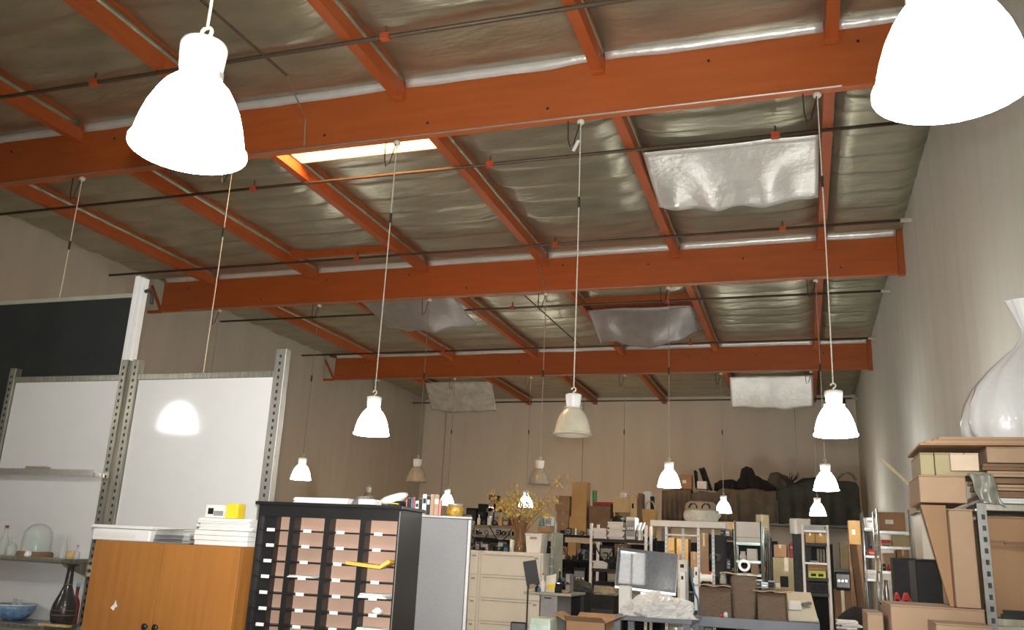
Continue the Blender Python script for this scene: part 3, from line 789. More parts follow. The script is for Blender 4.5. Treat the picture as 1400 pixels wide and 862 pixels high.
# ------------------------------------------------------------------ generic furniture builders
def carton(label, x0, x1, y0, y1, z0, z1, mt=M_card, rz=0, group=None, tape=True, opened=False, name='cardboard_box', pr=None):
    cx, cy_ = (x0 + x1) / 2, (y0 + y1) / 2
    t = thing(name, label, 'box', (cx, cy_, z0), rz, group)
    a, b, h = (x1 - x0) / 2, (y1 - y0) / 2, z1 - z0
    if opened:
        k = .006
        MB().box(-a, -b, 0, a, b, k).box(-a, -b, 0, a, -b + k, h).box(-a, b - k, 0, a, b, h).box(-a, -b, 0, -a + k, b, h).box(a - k, -b, 0, a, b, h).build('body', mt, t, local=True)
        fl_ = min(a, b) * .8
        for s in (-1, 1):
            MB().add([(-a, s * b, h), (a, s * b, h), (a * .96, s * (b + fl_ * .85), h + fl_ * .35), (-a * .96, s * (b + fl_ * .85), h + fl_ * .35)], [(0, 1, 2, 3)]).build('flap', mt, t, solid=.004, local=True)
            MB().add([(s * a, -b, h), (s * a, b, h), (s * (a + fl_ * .85), b * .96, h + fl_ * .4), (s * (a + fl_ * .85), -b * .96, h + fl_ * .4)], [(0, 1, 2, 3)]).build('flap', mt, t, solid=.004, local=True)
        return t
    MB().box(-a, -b, 0, a, b, h - .006).build('body', mt, t, local=True, bevel=min(.006, h * .05))
    MB().box(-a, -b, h - .0055, -.003 if a > b else a, b if a > b else -.003, h).build('flap', mt, t, local=True)
    MB().box(.003 if a > b else -a, -b if a > b else .003, h - .0055, a, b, h).build('flap', mt, t, local=True)
    if tape:
        tw = min(.03, a * .2)
        MB().box(-tw, -b - .002, h * .72, tw, b + .002, h + .002).build('tape', M_tape, t, local=True)
    if pr:
        MB().box(-a * .5, -b - .0022, h * .4, a * .1, -b - .0004, h * .62).build('printed_label', pr, t, local=True)
    return t


def pcarton(label, u0, u1, v0, v1, Y, d, z0=None, **k):
    x0, x1 = at(u0, (v0 + v1) / 2, Y=Y).x, at(u1, (v0 + v1) / 2, Y=Y).x
    um = (u0 + u1) / 2
    return carton(label, x0, x1, Y, Y + d, az(um, v1, Y) if z0 is None else z0, az(um, v0, Y), **k)


def rack(name, label, x0, x1, y0, y1, levels, top, mt=M_steel, pw=.028, shelfm=None, wires=True, brace=False):
    t = thing(name, label, 'shelf rack', ((x0 + x1) / 2, (y0 + y1) / 2, 0))
    for x in (x0, x1):
        for y in (y0, y1):
            MB().tube([(x, y, 0), (x, y, top)], pw / 2, 8).build('post', mt, t, smooth=True) if wires else MB().box(x - pw / 2, y - pw / 2, 0, x + pw / 2, y + pw / 2, top).build('post', mt, t)
    i = pw / 2
    for z in levels:
        if wires:
            mb = MB().box(x0 + i, y0 - .008, z - .035, x1 - i, y0 + .008, z).box(x0 + i, y1 - .008, z - .035, x1 - i, y1 + .008, z).box(x0 - .008, y0 + i, z - .035, x0 + .008, y1 - i, z).box(x1 - .008, y0 + i, z - .035, x1 + .008, y1 - i, z)
            s = mb.build('shelf_frame', shelfm or mt, t)
            wm = MB(); n = max(3, int((y1 - y0) / .05))
            for q in range(1, n): y = y0 + (y1 - y0) * q / n; wm.box(x0, y - .003, z - .008, x1, y + .003, z)
            wm.build('wire_deck', shelfm or mt, s)
        else:
            MB().box(x0 + i, y0 + i, z - .03, x1 - i, y1 - i, z).box(x0 + i, y0 - i, z - .05, x1 - i, y0 - i + .006, z).build('shelf', shelfm or mt, t)
    if brace:
        MB().bar((x0 + .02, y1, levels[0]), (x1 - .02, y1, levels[-1]), .03, .006).build('brace', mt, t)
    return t


def gear(label, x0, x1, y0, y1, z0, z1, mt, k=0, group=None, name='equipment_case', cat='equipment'):
    """case with a face plate, knobs, vents and feet"""
    t = thing(name, label, cat, ((x0 + x1) / 2, (y0 + y1) / 2, z0), group=group)
    h, w_ = z1 - z0, x1 - x0
    MB().box(x0, y0, z0 + .006, x1, y1, z1).build('body', mt, t, bevel=min(.008, h * .08))
    MB().box(x0 + w_ * .06, y0 - .004, z0 + h * .15, x1 - w_ * .06, y0 - .0005, z1 - h * .15).build('face_plate', [M_darkg, M_greyl, M_dark, M_greenw][k % 4], t)
    for q in range(2 + k % 2):
        x = x0 + w_ * (.22 + .25 * q)
        MB().lathe([(h * .1, 0), (h * .1, .014), (h * .07, .02), (0, .02)], 8).build('knob', [M_greyl, M_steel, M_darkg][k % 3], t, local=True)
        o = [c_ for c_ in t.children][-1]; o.rotation_euler = (R(90), 0, 0); o.location = (x - (x0 + x1) / 2, y0 - (y0 + y1) / 2 - .004, h * .5)
    for x in (x0 + .02, x1 - .02):
        MB().box(x - .01, y0 + .01, z0, x + .01, y1 - .01, z0 + .006).build('foot', M_wire, t)
    return t


def bin_(label, x0, x1, y0, y1, z0, z1, mt, group=None):
    t = thing('storage_bin', label, 'bin', ((x0 + x1) / 2, (y0 + y1) / 2, z0), group=group)
    e = min(.03, (x1 - x0) * .1)
    MB().hexa([(x0 + e, y0 + e, z0), (x1 - e, y0 + e, z0), (x1 - e, y1 - e, z0), (x0 + e, y1 - e, z0), (x0 + e * .3, y0 + e * .3, z1 - .02), (x1 - e * .3, y0 + e * .3, z1 - .02), (x1 - e * .3, y1 - e * .3, z1 - .02), (x0 + e * .3, y1 - e * .3, z1 - .02)]).build('body', mt, t, bevel=.006)
    MB().box(x0, y0, z1 - .02, x1, y1, z1).build('lid', mt, t, bevel=.006)
    MB().box((x0 + x1) / 2 - .05, y0 - .004, z1 - .075, (x0 + x1) / 2 + .05, y0 + e * .4, z1 - .045).build('handle', M_tan, t)
    return t


# ------------------------------------------------------------------ filing cabinets
FY, FT = 12.0, 1.652
fx = [ax(655, FY, 800), ax(741, FY, 800)]
fw = fx[1] - fx[0]
for n, (a, b) in enumerate(((fx[0], fx[1]), (fx[0] - fw - .003, fx[0] - .003))):
    t = thing('filing_cabinet', ('cream five-drawer lateral file with a tub and a vase on it', 'cream five-drawer lateral file half hidden by the grey cabinet')[n], 'filing cabinet', ((a + b) / 2, FY, 0))
    MB().box(a, FY + .022, .03, b, FY + .48, FT).build('body', M_cream, t, bevel=.004)
    MB().box(a + .02, FY + .05, 0, b - .02, FY + .45, .03).build('base', M_dark, t)
    dh = (FT - .06) / 5.15
    for k in range(5):
        z1 = FT - .028 - k * dh
        d = MB().box(a + .03, FY, z1 - dh + .012, b - .03, FY + .021, z1).build('drawer', M_cream, t, bevel=.003)
        MB().box(a + .045, FY - .006, z1 - .032, b - .14, FY - .0005, z1 - .020).build('handle_lip', M_slot, d)
        MB().box(b - .12, FY - .005, z1 - .06, b - .07, FY - .0005, z1 - .035).build('label_holder', M_greyl, d)

# on top: tub, vase of dried branches
Yt = FY + .06
t = bin_('white plastic storage tub on the cream filing cabinet', ax(717, Yt, 742), ax(741, Yt, 742), Yt, Yt + .36, FT + .001, az(728, 730, Yt), M_paper)
VX = ax(711, FY + .2, 740)
t = thing('branch_vase', 'slim vase holding a fan of dried yellow branches', 'vase', (VX, FY + .2, FT + .001))
MB().lathe([(0, 0), (.09, 0), (.10, .02), (.07, .12), (.06, .22), (.085, .36), (.10, .44), (.09, .44), (.05, .22), (0, .03)], 18).build('vase', mat('amber_vase', (.30, .17, .08), .15, alpha=.5, coat=.7), t, smooth=True, local=True)
rnd = random.Random(4)
tw = MB(); tips = []
for k in range(26):
    an = rnd.uniform(0, 2 * math.pi); sp = rnd.uniform(.1, .55); hh = rnd.uniform(.62, 1.0)
    if k == 0: an, sp, hh = .0, .66, 1.13
    p0 = Vector((rnd.uniform(-.03, .03), rnd.uniform(-.03, .03), .06)); p1 = Vector((math.cos(an) * sp * .35, math.sin(an) * sp * .2, hh * .55)); p2 = Vector((math.cos(an) * sp, math.sin(an) * sp * .5, hh * (1 - .3 * sp if k else 1)))
    tw.tube([p0, (p0 + p1) / 2 + Vector((0, 0, .03)), p1, (p1 + p2) / 2 + Vector((.02 * rnd.uniform(-1, 1), 0, .03)), p2], [.006, .006, .005, .004, .002], 4)
    for q in range(9):
        f_ = rnd.uniform(.35, 1); tips.append(p1.lerp(p2, f_) + Vector((rnd.uniform(-.07, .07), rnd.uniform(-.06, .06), rnd.uniform(-.05, .07))))
o = tw.build('branches', M_straw, t, local=True); o['kind'] = 'stuff'
bl = MB()
for p in tips:
    for q in range(3):
        d = Vector((rnd.gauss(0, 1), rnd.gauss(0, 1), rnd.gauss(0, 1))).normalized(); e_ = d.orthogonal().normalized() * .016; g_ = d.cross(e_).normalized() * .03
        c_ = p + Vector((rnd.uniform(-.03, .03), rnd.uniform(-.03, .03), rnd.uniform(-.03, .03)))
        bl.add([c_ - e_ - g_ * .2, c_ + e_ - g_ * .2, c_ + e_ * .6 + g_, c_ - e_ * .6 + g_], [(0, 1, 2, 3)])
o = bl.build('dried_blooms', M_bloss, t, local=True); o['kind'] = 'stuff'

# grey-green drawer tower beside the files with a teal can and a parcel on top
Yg = 12.35
a, b = fx[1] + .01, ax(757, Yg, 760)
gtop = az(748, 728, Yg)
t = thing('drawer_tower', 'narrow grey-green steel cabinet right of the cream files', 'cabinet', ((a + b) / 2, Yg, 0))
MB().box(a, Yg, 0, b, Yg + .5, gtop).build('body', M_greenw, t, bevel=.004)
for k in range(4):
    d = MB().box(a + .03, Yg - .012, gtop - .14 - k * .13, b - .03, Yg - .0005, gtop - .03 - k * .13).build('drawer', M_greenw, t, bevel=.003)
    MB().box((a + b) / 2 - .03, Yg - .022, gtop - .09 - k * .13, (a + b) / 2 + .03, Yg - .0125, gtop - .075 - k * .13).build('pull', M_steel, d)
MB().tube([(b + .012, Yg - .02, 0), (b + .012, Yg - .02, gtop + .15)], .012, 6).build('corner_pipe', M_steel, t)
pcarton('flat brown parcel on the grey-green cabinet', 735, 752, 720, 728, Yg + .05, .3, z0=gtop + .001, mt=M_card)
zc = az(744, 720, Yg + .05) + .001
bottle('teal_can', 'teal metal can standing on the brown parcel', ax(741, Yg + .15, 715), Yg + .15, zc, .13, .05, mat('teal_tin', (.12, .25, .27), .4), cat='can', neck=.5)
gear('white desk box with a lime label on the brown parcel', ax(745, Yg + .12, 712), ax(755, Yg + .12, 712), Yg + .1, Yg + .25, zc, zc + .14, M_paper, 1, name='desk_box', cat='box')

# ------------------------------------------------------------------ rack behind the files with dark equipment
RY = 15.2
xa, xb = ax(632, RY, 730), ax(705, RY, 730)
rack('equipment_rack', 'grey steel rack full of dark equipment behind the cream files', xa, xb, RY, RY + .55, [.3, .9, 1.5, 1.93, 2.10], 2.28, M_alud, .05, wires=False)
g = 'dark equipment on the rack behind the files'
zsh = 2.101
gear('black amplifier case on the top of the rack, beside the grey cabinet corner', ax(636, RY + .05), ax(650, RY + .05), RY + .05, RY + .45, zsh, zsh + .30, M_dark, 0, g)
gear('wide black console on the top of the rack behind the files', ax(652, RY + .05), ax(664, RY + .05), RY + .05, RY + .45, zsh, zsh + .38, M_dark, 2, g)
gear('tall black projector housing topping the equipment rack', ax(666, RY + .05), ax(674, RY + .05), RY + .05, RY + .4, zsh, zsh + .55, M_dark, 1, g)
gear('black power unit below the red lens on the equipment rack', ax(674.5, RY + .05), ax(689, RY + .05), RY + .05, RY + .4, zsh, zsh + .28, M_darkg, 3, g)
gear('bright red lamp head on the black power unit', ax(675, RY + .05), ax(686, RY + .05), RY + .08, RY + .3, zsh + .281, zsh + .42, M_redp, 1, name='lamp_head', cat='lamp head')
gear('black slide box at the right end of the equipment rack', ax(690, RY + .05), ax(703, RY + .05), RY + .05, RY + .4, zsh, zsh + .2, M_dark, 0, g)
for i, (u0, u1, h, mm, ll) in enumerate(((636, 650, .28, M_darkg, 'charcoal recorder under the amplifier on the lower rack shelf'), (651, 661, .30, M_greyl, 'pale grey meter on the lower shelf of the equipment rack'), (668, 678, .33, M_dark, 'black camera body box on the lower shelf of the equipment rack'), (679, 687, .26, M_darkg, 'charcoal lens box on the lower shelf of the equipment rack'), (688, 702, .34, M_dark, 'wide black speaker on the lower shelf of the equipment rack'))):
    gear(ll, ax(u0, RY + .05), ax(u1, RY + .05), RY + .05, RY + .4, 1.501, 1.501 + h, mm, i, g)
# low jumble on the second file cabinet top
for i, (u, w_, h, mm, ll) in enumerate(((648, .1, .05, M_card2, 'tan cable coil box on the second file cabinet'), (662, .14, .09, M_greyl, 'grey junction box on the second file cabinet'), (676, .12, .11, M_darkg, 'charcoal lens case on the file cabinets'), (685, .08, .13, M_bluec, 'blue-grey round flask case on the file cabinets'), (693, .07, .10, M_dark, 'black camera case beside the branch vase'))):
    x = ax(u, FY + .15, 745)
    gear(ll, x - w_ / 2, x + w_ / 2, FY + .12, FY + .3, FT + .001, FT + h, mm, i, name='small_case', cat='case')
x = ax(700, FY + .06, 742)
solo(MB().lathe([(0, 0), (.03, 0), (.032, .08), (.03, .16), (.012, .165), (0, .17)], 14, (x, FY + .06, FT + .001)), 'white_candle', M_paper, 'white candle next to the branch vase', 'candle', (x, FY + .06, FT + .001), smooth=True)

# ------------------------------------------------------------------ box rack in the middle background
KY = 18.0
ka, kb = ax(757, KY, 740), ax(888, KY, 740)
KZ = 2.05
rack('box_rack', 'black steel rack stacked with cardboard boxes before the back wall', ka, kb, KY, KY + .8, [.35, .95, 1.55, KZ], KZ + .02, M_dark, .05, wires=False)
g = 'cartons on the black box rack'
z = KZ + .025
def kx(u): return ax(u, KY + .05, 715)
def kz(v, u=800): return az(u, v, KY + .05)
carton('low wide brown carton on the box rack, left end', kx(762), kx(777), KY + .05, KY + .5, z, kz(716), M_card, group=g)
carton('brown carton carrying a windowed box on the left of the rack', kx(760), kx(777), KY + .08, KY + .4, kz(716) + .003, kz(700), M_card, group=g)
carton('windowed tan box on top of the left carton column', kx(758), kx(777), KY + .08, KY + .4, kz(700) + .004, kz(679), M_card, group=g, pr=M_card2, tape=False)
carton('tall upright cardboard box, the tallest on the rack', kx(779), kx(800), KY + .15, KY + .5, kz(707) + .003, kz(659), M_card4, group=g)
carton('golden box with torn flaps below the tall upright box', kx(778), kx(801), KY + .06, KY + .55, z, kz(707), M_card4, group=g)
solo(MB().tube([(kx(803), KY + .68, z), (kx(803), KY + .68, kz(668))], .05, 10), 'green_tube', M_green, 'green poster tube behind the tall upright box', 'tube', (kx(804), KY + .5, z))
carton('wide dark brown carton right of the tall upright box', kx(805), kx(834), KY + .05, KY + .5, z, kz(692), M_card3, group=g, tape=False)
carton('magenta trimmed flat box on the wide dark carton', kx(810), kx(834), KY + .1, KY + .4, kz(692) + .003, kz(688), M_redd, group=g, tape=False)
t = thing('red_clamp_bar', 'long red bar clamp lying above the dark brown carton', 'clamp', (kx(818), KY + .55, kz(686)))
zz = kz(686)
MB().bar((kx(803), KY + .55, zz), (kx(836), KY + .55, zz), .05).build('bar', M_redp, t)
MB().box(kx(827), KY + .52, kz(692), kx(829.5), KY + .58, zz - .026).build('jaw', M_redp, t)
MB().box(kx(803), KY + .52, kz(692), kx(805), KY + .58, zz - .026).build('jaw', M_redp, t)
# pine boxes
def open_crate(label, x0, x1, y0, y1, z0, z1, mt):
    t = thing('pine_crate', label, 'crate', ((x0 + x1) / 2, y0, z0))
    k = .03
    MB().box(x0, y0, z0, x1, y1, z0 + k).build('bottom', mt, t)
    MB().box(x0, y0, z1 - k, x1, y1, z1).build('top', mt, t)
    MB().box(x0, y0, z0 + k, x0 + k, y1, z1 - k).build('side', mt, t)
    MB().box(x1 - k, y0, z0 + k, x1, y1, z1 - k).build('side', mt, t)
    MB().box(x0 + k, y1 - .01, z0 + k, x1 - k, y1, z1 - k).build('back', M_wood, t)
    MB().box(x0 - .01, y0 - .006, z1 - (z1 - z0) * .4, x1 + .01, y0 - .0005, z1).build('front_rail', mt, t)
    return t
open_crate('open pine crate behind the unlit grey lamp', kx(838), kx(868), KY + .1, KY + .5, z, kz(679), M_wood)
carton('upright pale box with a dark print by the pine crate', kx(862), kx(871), KY + .0, KY + .09, kz(706), kz(676), M_wood, tape=False, pr=M_dark)
carton('row of brown record sleeves beside the pale box', kx(871), kx(877), KY + .12, KY + .45, z, kz(673), M_card3, tape=False)
carton('upright white box behind the wicker basket', kx(874.5), kx(884), KY + .48, KY + .7, z, kz(668), M_paper, tape=False)
carton('black upright box next to the white box', kx(884.4), kx(890), KY + .48, KY + .7, z, kz(675), M_dark, tape=False)
t = thing('wicker_basket', 'tan basket with an arched handle on the rack end', 'basket', (kx(884), KY + .25, z))
a, b = kx(873) + .06, kx(896)
zt_ = kz(694)
MB().hexa([(a + .04, KY + .1, z), (b - .04, KY + .1, z), (b - .04, KY + .42, z), (a + .04, KY + .42, z), (a, KY + .06, zt_), (b, KY + .06, zt_), (b, KY + .46, zt_), (a, KY + .46, zt_)]).build('body', M_card4, t, bevel=.01)
MB().tube([(a + .04 + (b - a - .08) * (.5 - .5 * math.cos(s)), KY + .26, zt_ - .02 + .2 * math.sin(s)) for s in [math.pi * q / 10 for q in range(11)]], .016, 6).build('handle', M_wood, t)
# lower shelves of that rack
g = 'dim goods on the lower shelves of the box rack'
low = [(763, 775, .26, M_card, 0), (776, 787, .35, M_card4, 0), (789, 800, .22, M_greyl, 1), (802, 818, .33, M_dark, 2), (820, 838, .3, M_darkg, 3), (840, 858, .36, M_card3, 0), (860, 884, .28, M_dark, 1)]
nm = ['small brown carton on the upper of the dim shelves', 'golden carton on the upper dim shelf', 'pale grey meter on the upper dim shelf', 'black mixer on the upper dim shelf', 'charcoal tuner on the upper dim shelf', 'dark carton on the upper dim shelf', 'wide black deck at the far end of the upper dim shelf']
for (u0, u1, h, mm, k), ll in zip(low, nm):
    a, b = ax(u0, KY + .1, 760), ax(u1, KY + .1, 760)
    if mm in (M_card, M_card4, M_card3): carton(ll + ' of the box rack', a, b, KY + .1, KY + .5, 1.551, 1.551 + h, mm, group=g)
    else: gear(ll + ' of the box rack', a, b, KY + .1, KY + .5, 1.551, 1.551 + h, mm, k, g)
nm = ['long black trunk', 'charcoal printer', 'black loudspeaker cabinet', 'brown carton', 'black machine base']
for i, (u0, u1, h, mm) in enumerate(((760, 782, .4, M_dark), (784, 800, .45, M_darkg), (802, 828, .48, M_dark), (830, 850, .42, M_card3), (852, 886, .5, M_dark))):
    gear(nm[i] + ' on the second dim shelf of the box rack', ax(u0, KY + .1, 800), ax(u1, KY + .1, 800), KY + .08, KY + .55, .951, .951 + h, mm, i, g)

# ------------------------------------------------------------------ white-post rack with papers
WY = 14.3
wx = [ax(808, WY, 760), ax(883, WY, 760)]
wz = [az(845, 738, WY), az(820, 778, WY)]
rack('paper_rack', 'white-post steel rack holding piles of white paper', wx[0], wx[1], WY, WY + .5, [.3, .85, wz[1], wz[0]], az(808, 716, WY), M_white, .042, shelfm=M_darkg, wires=False, brace=True)
MB_ = lambda u: ax(u, WY + .05, 730)
z = wz[0] + .001
papers('paper_stack', 'low stack of white paper at the left post of the paper rack', MB_(811.5), MB_(829), WY + .04, WY + .34, z, z + .17, 6, M_paper, seed=11)
papers('paper_stack', 'tall pile of white paper in the middle of the paper rack', MB_(832), MB_(853), WY + .04, WY + .36, z, z + .28, 9, M_paper, jit=.02, seed=12)
bottle('green_bottle', 'small green bottle with white cap behind the low paper stack', MB_(830), WY + .42, z, .3, .04, M_green, capm=M_label)
t = thing('black_bowl', 'round black bowl upturned on the tall paper pile', 'bowl', (MB_(843), WY + .2, z + .281))
MB().lathe([(.12, 0), (.118, .03), (.10, .07), (.06, .10), (0, .108)], 20).build('body', M_dark, t, smooth=True, local=True)
MB().lathe([(.118, 0), (.128, .004), (.118, .012)], 20).build('rim', M_darkg, t, smooth=True, local=True)
gear('white drawer box right of the tall paper pile', MB_(856), MB_(868), WY + .06, WY + .4, z, z + .36, M_paper, 1, name='drawer_box', cat='box')
for i, u in enumerate((870.5, 873, 875, 877.5, 880)):
    x = MB_(u)
    mg = thing('magazine_file', ('grey', 'white', 'silver', 'cream', 'charcoal')[i] + ' upright magazine file in the row at the rack end', 'file', (x, WY + .2, z), group='magazine files on the paper rack')
    MB().hexa([(-.012, -.13, 0), (.012, -.13, 0), (.012, .13, 0), (-.012, .13, 0), (-.012, -.13, .16), (.012, -.13, .16), (.012, .13, .29), (-.012, .13, .29)]).build('body', [M_grey, M_paper, M_alu, M_cream, M_darkg][i], mg, local=True)
    MB().box(-.008, -.132, .06, .008, -.1302, .1).build('spine_label', M_label, mg, local=True)
z = wz[1] + .001
g = 'goods on the middle shelf of the paper rack'
papers('paper_stack', 'short white paper stack on the middle shelf of the paper rack', MB_(812), MB_(831), WY + .03, WY + .3, z, z + .12, 4, M_paper, seed=21)
gear('black laminator on the middle shelf of the paper rack', MB_(833), MB_(852), WY + .05, WY + .35, z, z + .2, M_dark, 2, g)
gear('charcoal scanner on the middle shelf of the paper rack', MB_(855), MB_(878), WY + .05, WY + .4, z, z + .25, M_darkg, 0, g)
gear('black machine under the middle shelf of the paper rack', MB_(812), MB_(838), WY + .05, WY + .4, .851, 1.25, M_dark, 1, g)
gear('black battery case under the scanner of the paper rack', MB_(842), MB_(878), WY + .05, WY + .4, .851, 1.2, M_dark, 3, g)
for q, (u, v, rr) in enumerate(((838, 803, .08), (845, 800, .1))):
    pass

# ------------------------------------------------------------------ white trestle frame with the plush hamper
TY = 12.6
ta, tb = ax(889, TY, 717), ax(992, TY, 717)
tz = az(940, 713, TY)
t = thing('tall_trestle', 'tall white-topped trestle table on slim posts', 'table', ((ta + tb) / 2, TY, 0))
MB().box(ta, TY - .01, tz - .085, tb, TY + .6, tz).build('top', M_paper, t, bevel=.006)
for u, y in ((911, TY + .05), (955, TY + .05), (975, TY + .52), (934, TY + .52)):
    x = ax(u, y, 740)
    p = MB().box(x - .018, y - .018, 0, x + .018, y + .018, tz - .085).build('post', M_white, t)
    s = MB()
    for q in range(22): s.box(x - .005, y - .0195, .7 + q * .06, x + .005, y - .0181, .73 + q * .06)
    s.build('slot_row', M_greyl, p)['kind'] = 'stuff'
MB().bar((ax(911, TY + .05, 740) + .02, TY + .05, az(930, 732, TY)), (ax(955, TY + .05, 740) - .02, TY + .05, az(930, 732, TY)), .02).build('cross_rail', M_white, t)
hx = ax(958, TY + .25, 700)
t = thing('plush_hamper', 'round white plush hamper with two dark arched handles on the trestle', 'hamper', (hx, TY + .27, tz + .001))
MB().lathe([(0, 0), (.20, 0), (.235, .03), (.245, .08), (.235, .13), (.22, .16)], 28, fn=lambda a, i: 1 + .03 * math.sin(5 * a + i) + .015 * math.sin(11 * a)).build('plush_body', M_fur, t, smooth=True, local=True)
MB().lathe([(.222, .155), (.225, .2), (.21, .26), (.17, .285), (0, .29)], 28).build('canvas_top', M_tan, t, smooth=True, local=True)
for s in (-.085, .095):
    MB().tube([(s + .055 * math.cos(a), -.225 + .03 * math.sin(a), .185 + .065 * math.sin(a)) for a in [math.pi * q / 10 for q in range(11)]], .011, 6).build('handle', M_cloth2, t, local=True)
MB().tube([(.2, -.05, .06), (.25, -.02, .11), (.23, .0, .16)], [.05, .04, .03], 8).build('side_tuft', M_fur, t, local=True)
# cartons standing behind the trestle on a low rack
LY = 15.6
la, lb = ax(905, LY, 780), ax(992, LY, 780)
rack('carton_rack', 'low dark rack of golden cartons behind the trestle legs', la, lb, LY, LY + .6, [.3, .8, 1.3], 1.32, M_dark, .05, wires=False)
lx = lambda u: ax(u, LY + .05, 760)
lz = lambda v, u=930: az(u, v, LY + .05)
g = 'golden cartons behind the trestle'
carton('upper left golden carton seen through the trestle', lx(911), lx(922), LY + .05, LY + .45, lz(754), lz(736), M_card4, group=g)
carton('lower left golden carton seen through the trestle', lx(909), lx(923), LY + .05, LY + .45, 1.325, lz(754) - .003, M_card4, group=g)
carton('tall pair carton in the middle behind the trestle', lx(925), lx(941), LY + .04, LY + .45, 1.325, lz(737), M_card4, group=g, pr=M_card)
carton('low carton right of the tall one behind the trestle', lx(944), lx(954), LY + .05, LY + .45, 1.325, lz(754), M_card, group=g)
carton('dark brown carton between the right trestle legs', lx(956), lx(969), LY + .05, LY + .45, 1.325, lz(728), M_card3, group=g)
gear('black hifi tower beside the golden cartons', lx(971), lx(991), LY + .08, LY + .45, 1.325, lz(730), M_dark, 2, None)
gear('black generator on the lower shelf behind the trestle', lx(908), lx(945), LY + .05, LY + .5, .801, 1.2, M_dark, 1)
gear('charcoal compressor on the lower shelf behind the trestle', lx(950), lx(988), LY + .05, LY + .5, .801, 1.22, M_darkg, 3)

# ------------------------------------------------------------------ draped storage along the back wall
DY = 26.6
da, dbx = ax(905, DY, 690), XR - .12
zsup = az(1000, 714, DY)
t = rack('pallet_rack', 'blue-grey pallet rack under the dark dust cloths', da, dbx, DY + .25, DY + 1.6, [.5, 1.6, zsup], zsup + .3, M_bench, .09, wires=False)


def drape(label, u0, u1, tops, zb, mt, seed, y0=DY, deep=1.2, folds=9):
    """cloth over stored goods: hangs down the front, lies over the top; tops = [(u, v)] outline"""
    xa, xb = ax(u0, y0, 690), ax(u1, y0, 690)
    pts = sorted((ax(u, y0, v), az(u, v, y0)) for u, v in tops)
    def ztop(x):
        if x <= pts[0][0]: return pts[0][1]
        for (x0, z0), (x1, z1) in zip(pts[:-1], pts[1:]):
            if x <= x1:
                s = (x - x0) / (x1 - x0 + 1e-9); s = s * s * (3 - 2 * s); return z0 + (z1 - z0) * s
        return pts[-1][1]
    def fn(u, v):
        x = xa + (xb - xa) * u; zt_ = ztop(x)
        fo_ = .07 * math.sin(u * folds * 6.28 + 3 * noise.noise((x, seed, 0))) + .10 * noise.noise((x * 2.2, seed, v * .8)) + .05 * noise.noise((x * 6, seed, v * 2))
        if v < .55:
            s = v / .55; z = zb + (zt_ - zb) * s + .02 * noise.noise((x * 2, z_ if False else s * 3, seed)); y = y0 + fo_ * (1 - .9 * s) + .03 * s
            return (x, y, z)
        s = (v - .55) / .45
        return (x, y0 + .03 + fo_ * .1 * (1 - s) + deep * s, zt_ + .03 * math.sin(math.pi * min(1, s * 1.4)) + .02 * noise.noise((x * 2, s * 3, seed)) * s - .2 * s * s)
    z_ = 0
    return solo(MB().grid(fn, 90, 22), 'dust_cloth', mt, label, 'cloth', (xa, y0, zb), smooth=True, solid=.012)


g = zsup - .0
drape('brown dust cloth with long folds at the left of the covered storage', 905, 945, [(905, 671), (925, 669), (945, 670)], g, M_cloth, 1, folds=6)
drape('brown dust cloth draped over the middle of the pallet rack', 946, 1062, [(946, 674), (958, 672), (975, 674), (988, 668), (1010, 670), (1030, 668), (1048, 672), (1062, 671)], g, M_cloth, 2, folds=7)
drape('olive black dust cloth filling the right end of the covered storage', 1063, 1176, [(1063, 669), (1085, 662), (1110, 657), (1140, 658), (1160, 658), (1170, 660), (1176, 668)], g, M_cloth3, 3, folds=6)
drape('black cloth hump rising highest above the storage', 1002, 1062, [(1002, 667), (1010, 655), (1014, 641), (1020, 638), (1027, 640), (1034, 651), (1046, 657), (1056, 664), (1062, 668)], az(1030, 670, DY + .3), M_cloth2, 4, y0=DY + .3, deep=.7, folds=3)
drape('brown grey hump of cloth right of the black hump', 1046, 1084, [(1046, 662), (1054, 647), (1062, 646), (1075, 651), (1084, 660)], az(1060, 672, DY + .45), M_cloth, 5, y0=DY + .45, deep=.6, folds=2)
drape('low rumpled black cloth left of the black hump', 977, 1007, [(977, 661), (985, 657), (1000, 656), (1007, 658)], az(990, 672, DY + .35), M_cloth2, 6, y0=DY + .35, deep=.6, folds=3)
drape('long low black cloth lying along the top right of the storage', 1084, 1128, [(1084, 661), (1100, 654), (1118, 653), (1128, 656)], az(1100, 670, DY + .5), M_cloth3, 7, y0=DY + .5, deep=.5, folds=2)
x = ax(1079, DY + .2, 655)
t = thing('spiky_plant', 'dark spiky plant standing on the covered storage', 'plant', (x, DY + .25, az(1079, 668, DY + .2)))
for k in range(14):
    a_ = k * 2.4; d_ = Vector((math.cos(a_), math.sin(a_) * .6, 0))
    MB().tube([Vector((0, 0, 0)), d_ * .12 + Vector((0, 0, .22)), d_ * .3 + Vector((0, 0, .34 + .06 * (k % 3)))], [.02, .018, .004], 4).build('leaf', M_cloth3, t, local=True)
sz = zsup + .93
def dz(v, u): return az(u, v, DY + .1)
zt0 = dz(671, 930) + .06
carton('brown carton with white stickers standing on the covered storage', ax(929, DY + .25, 660), ax(945.5, DY + .25, 660), DY + .25, DY + .6, zt0, dz(649, 936), M_card, tape=False, pr=M_label)
carton('plain white box on the covered storage beside dark boards', ax(953, DY + .2, 665), ax(966, DY + .2, 665), DY + .2, DY + .5, dz(672, 960) + .07, dz(658, 960), M_paper, tape=False)
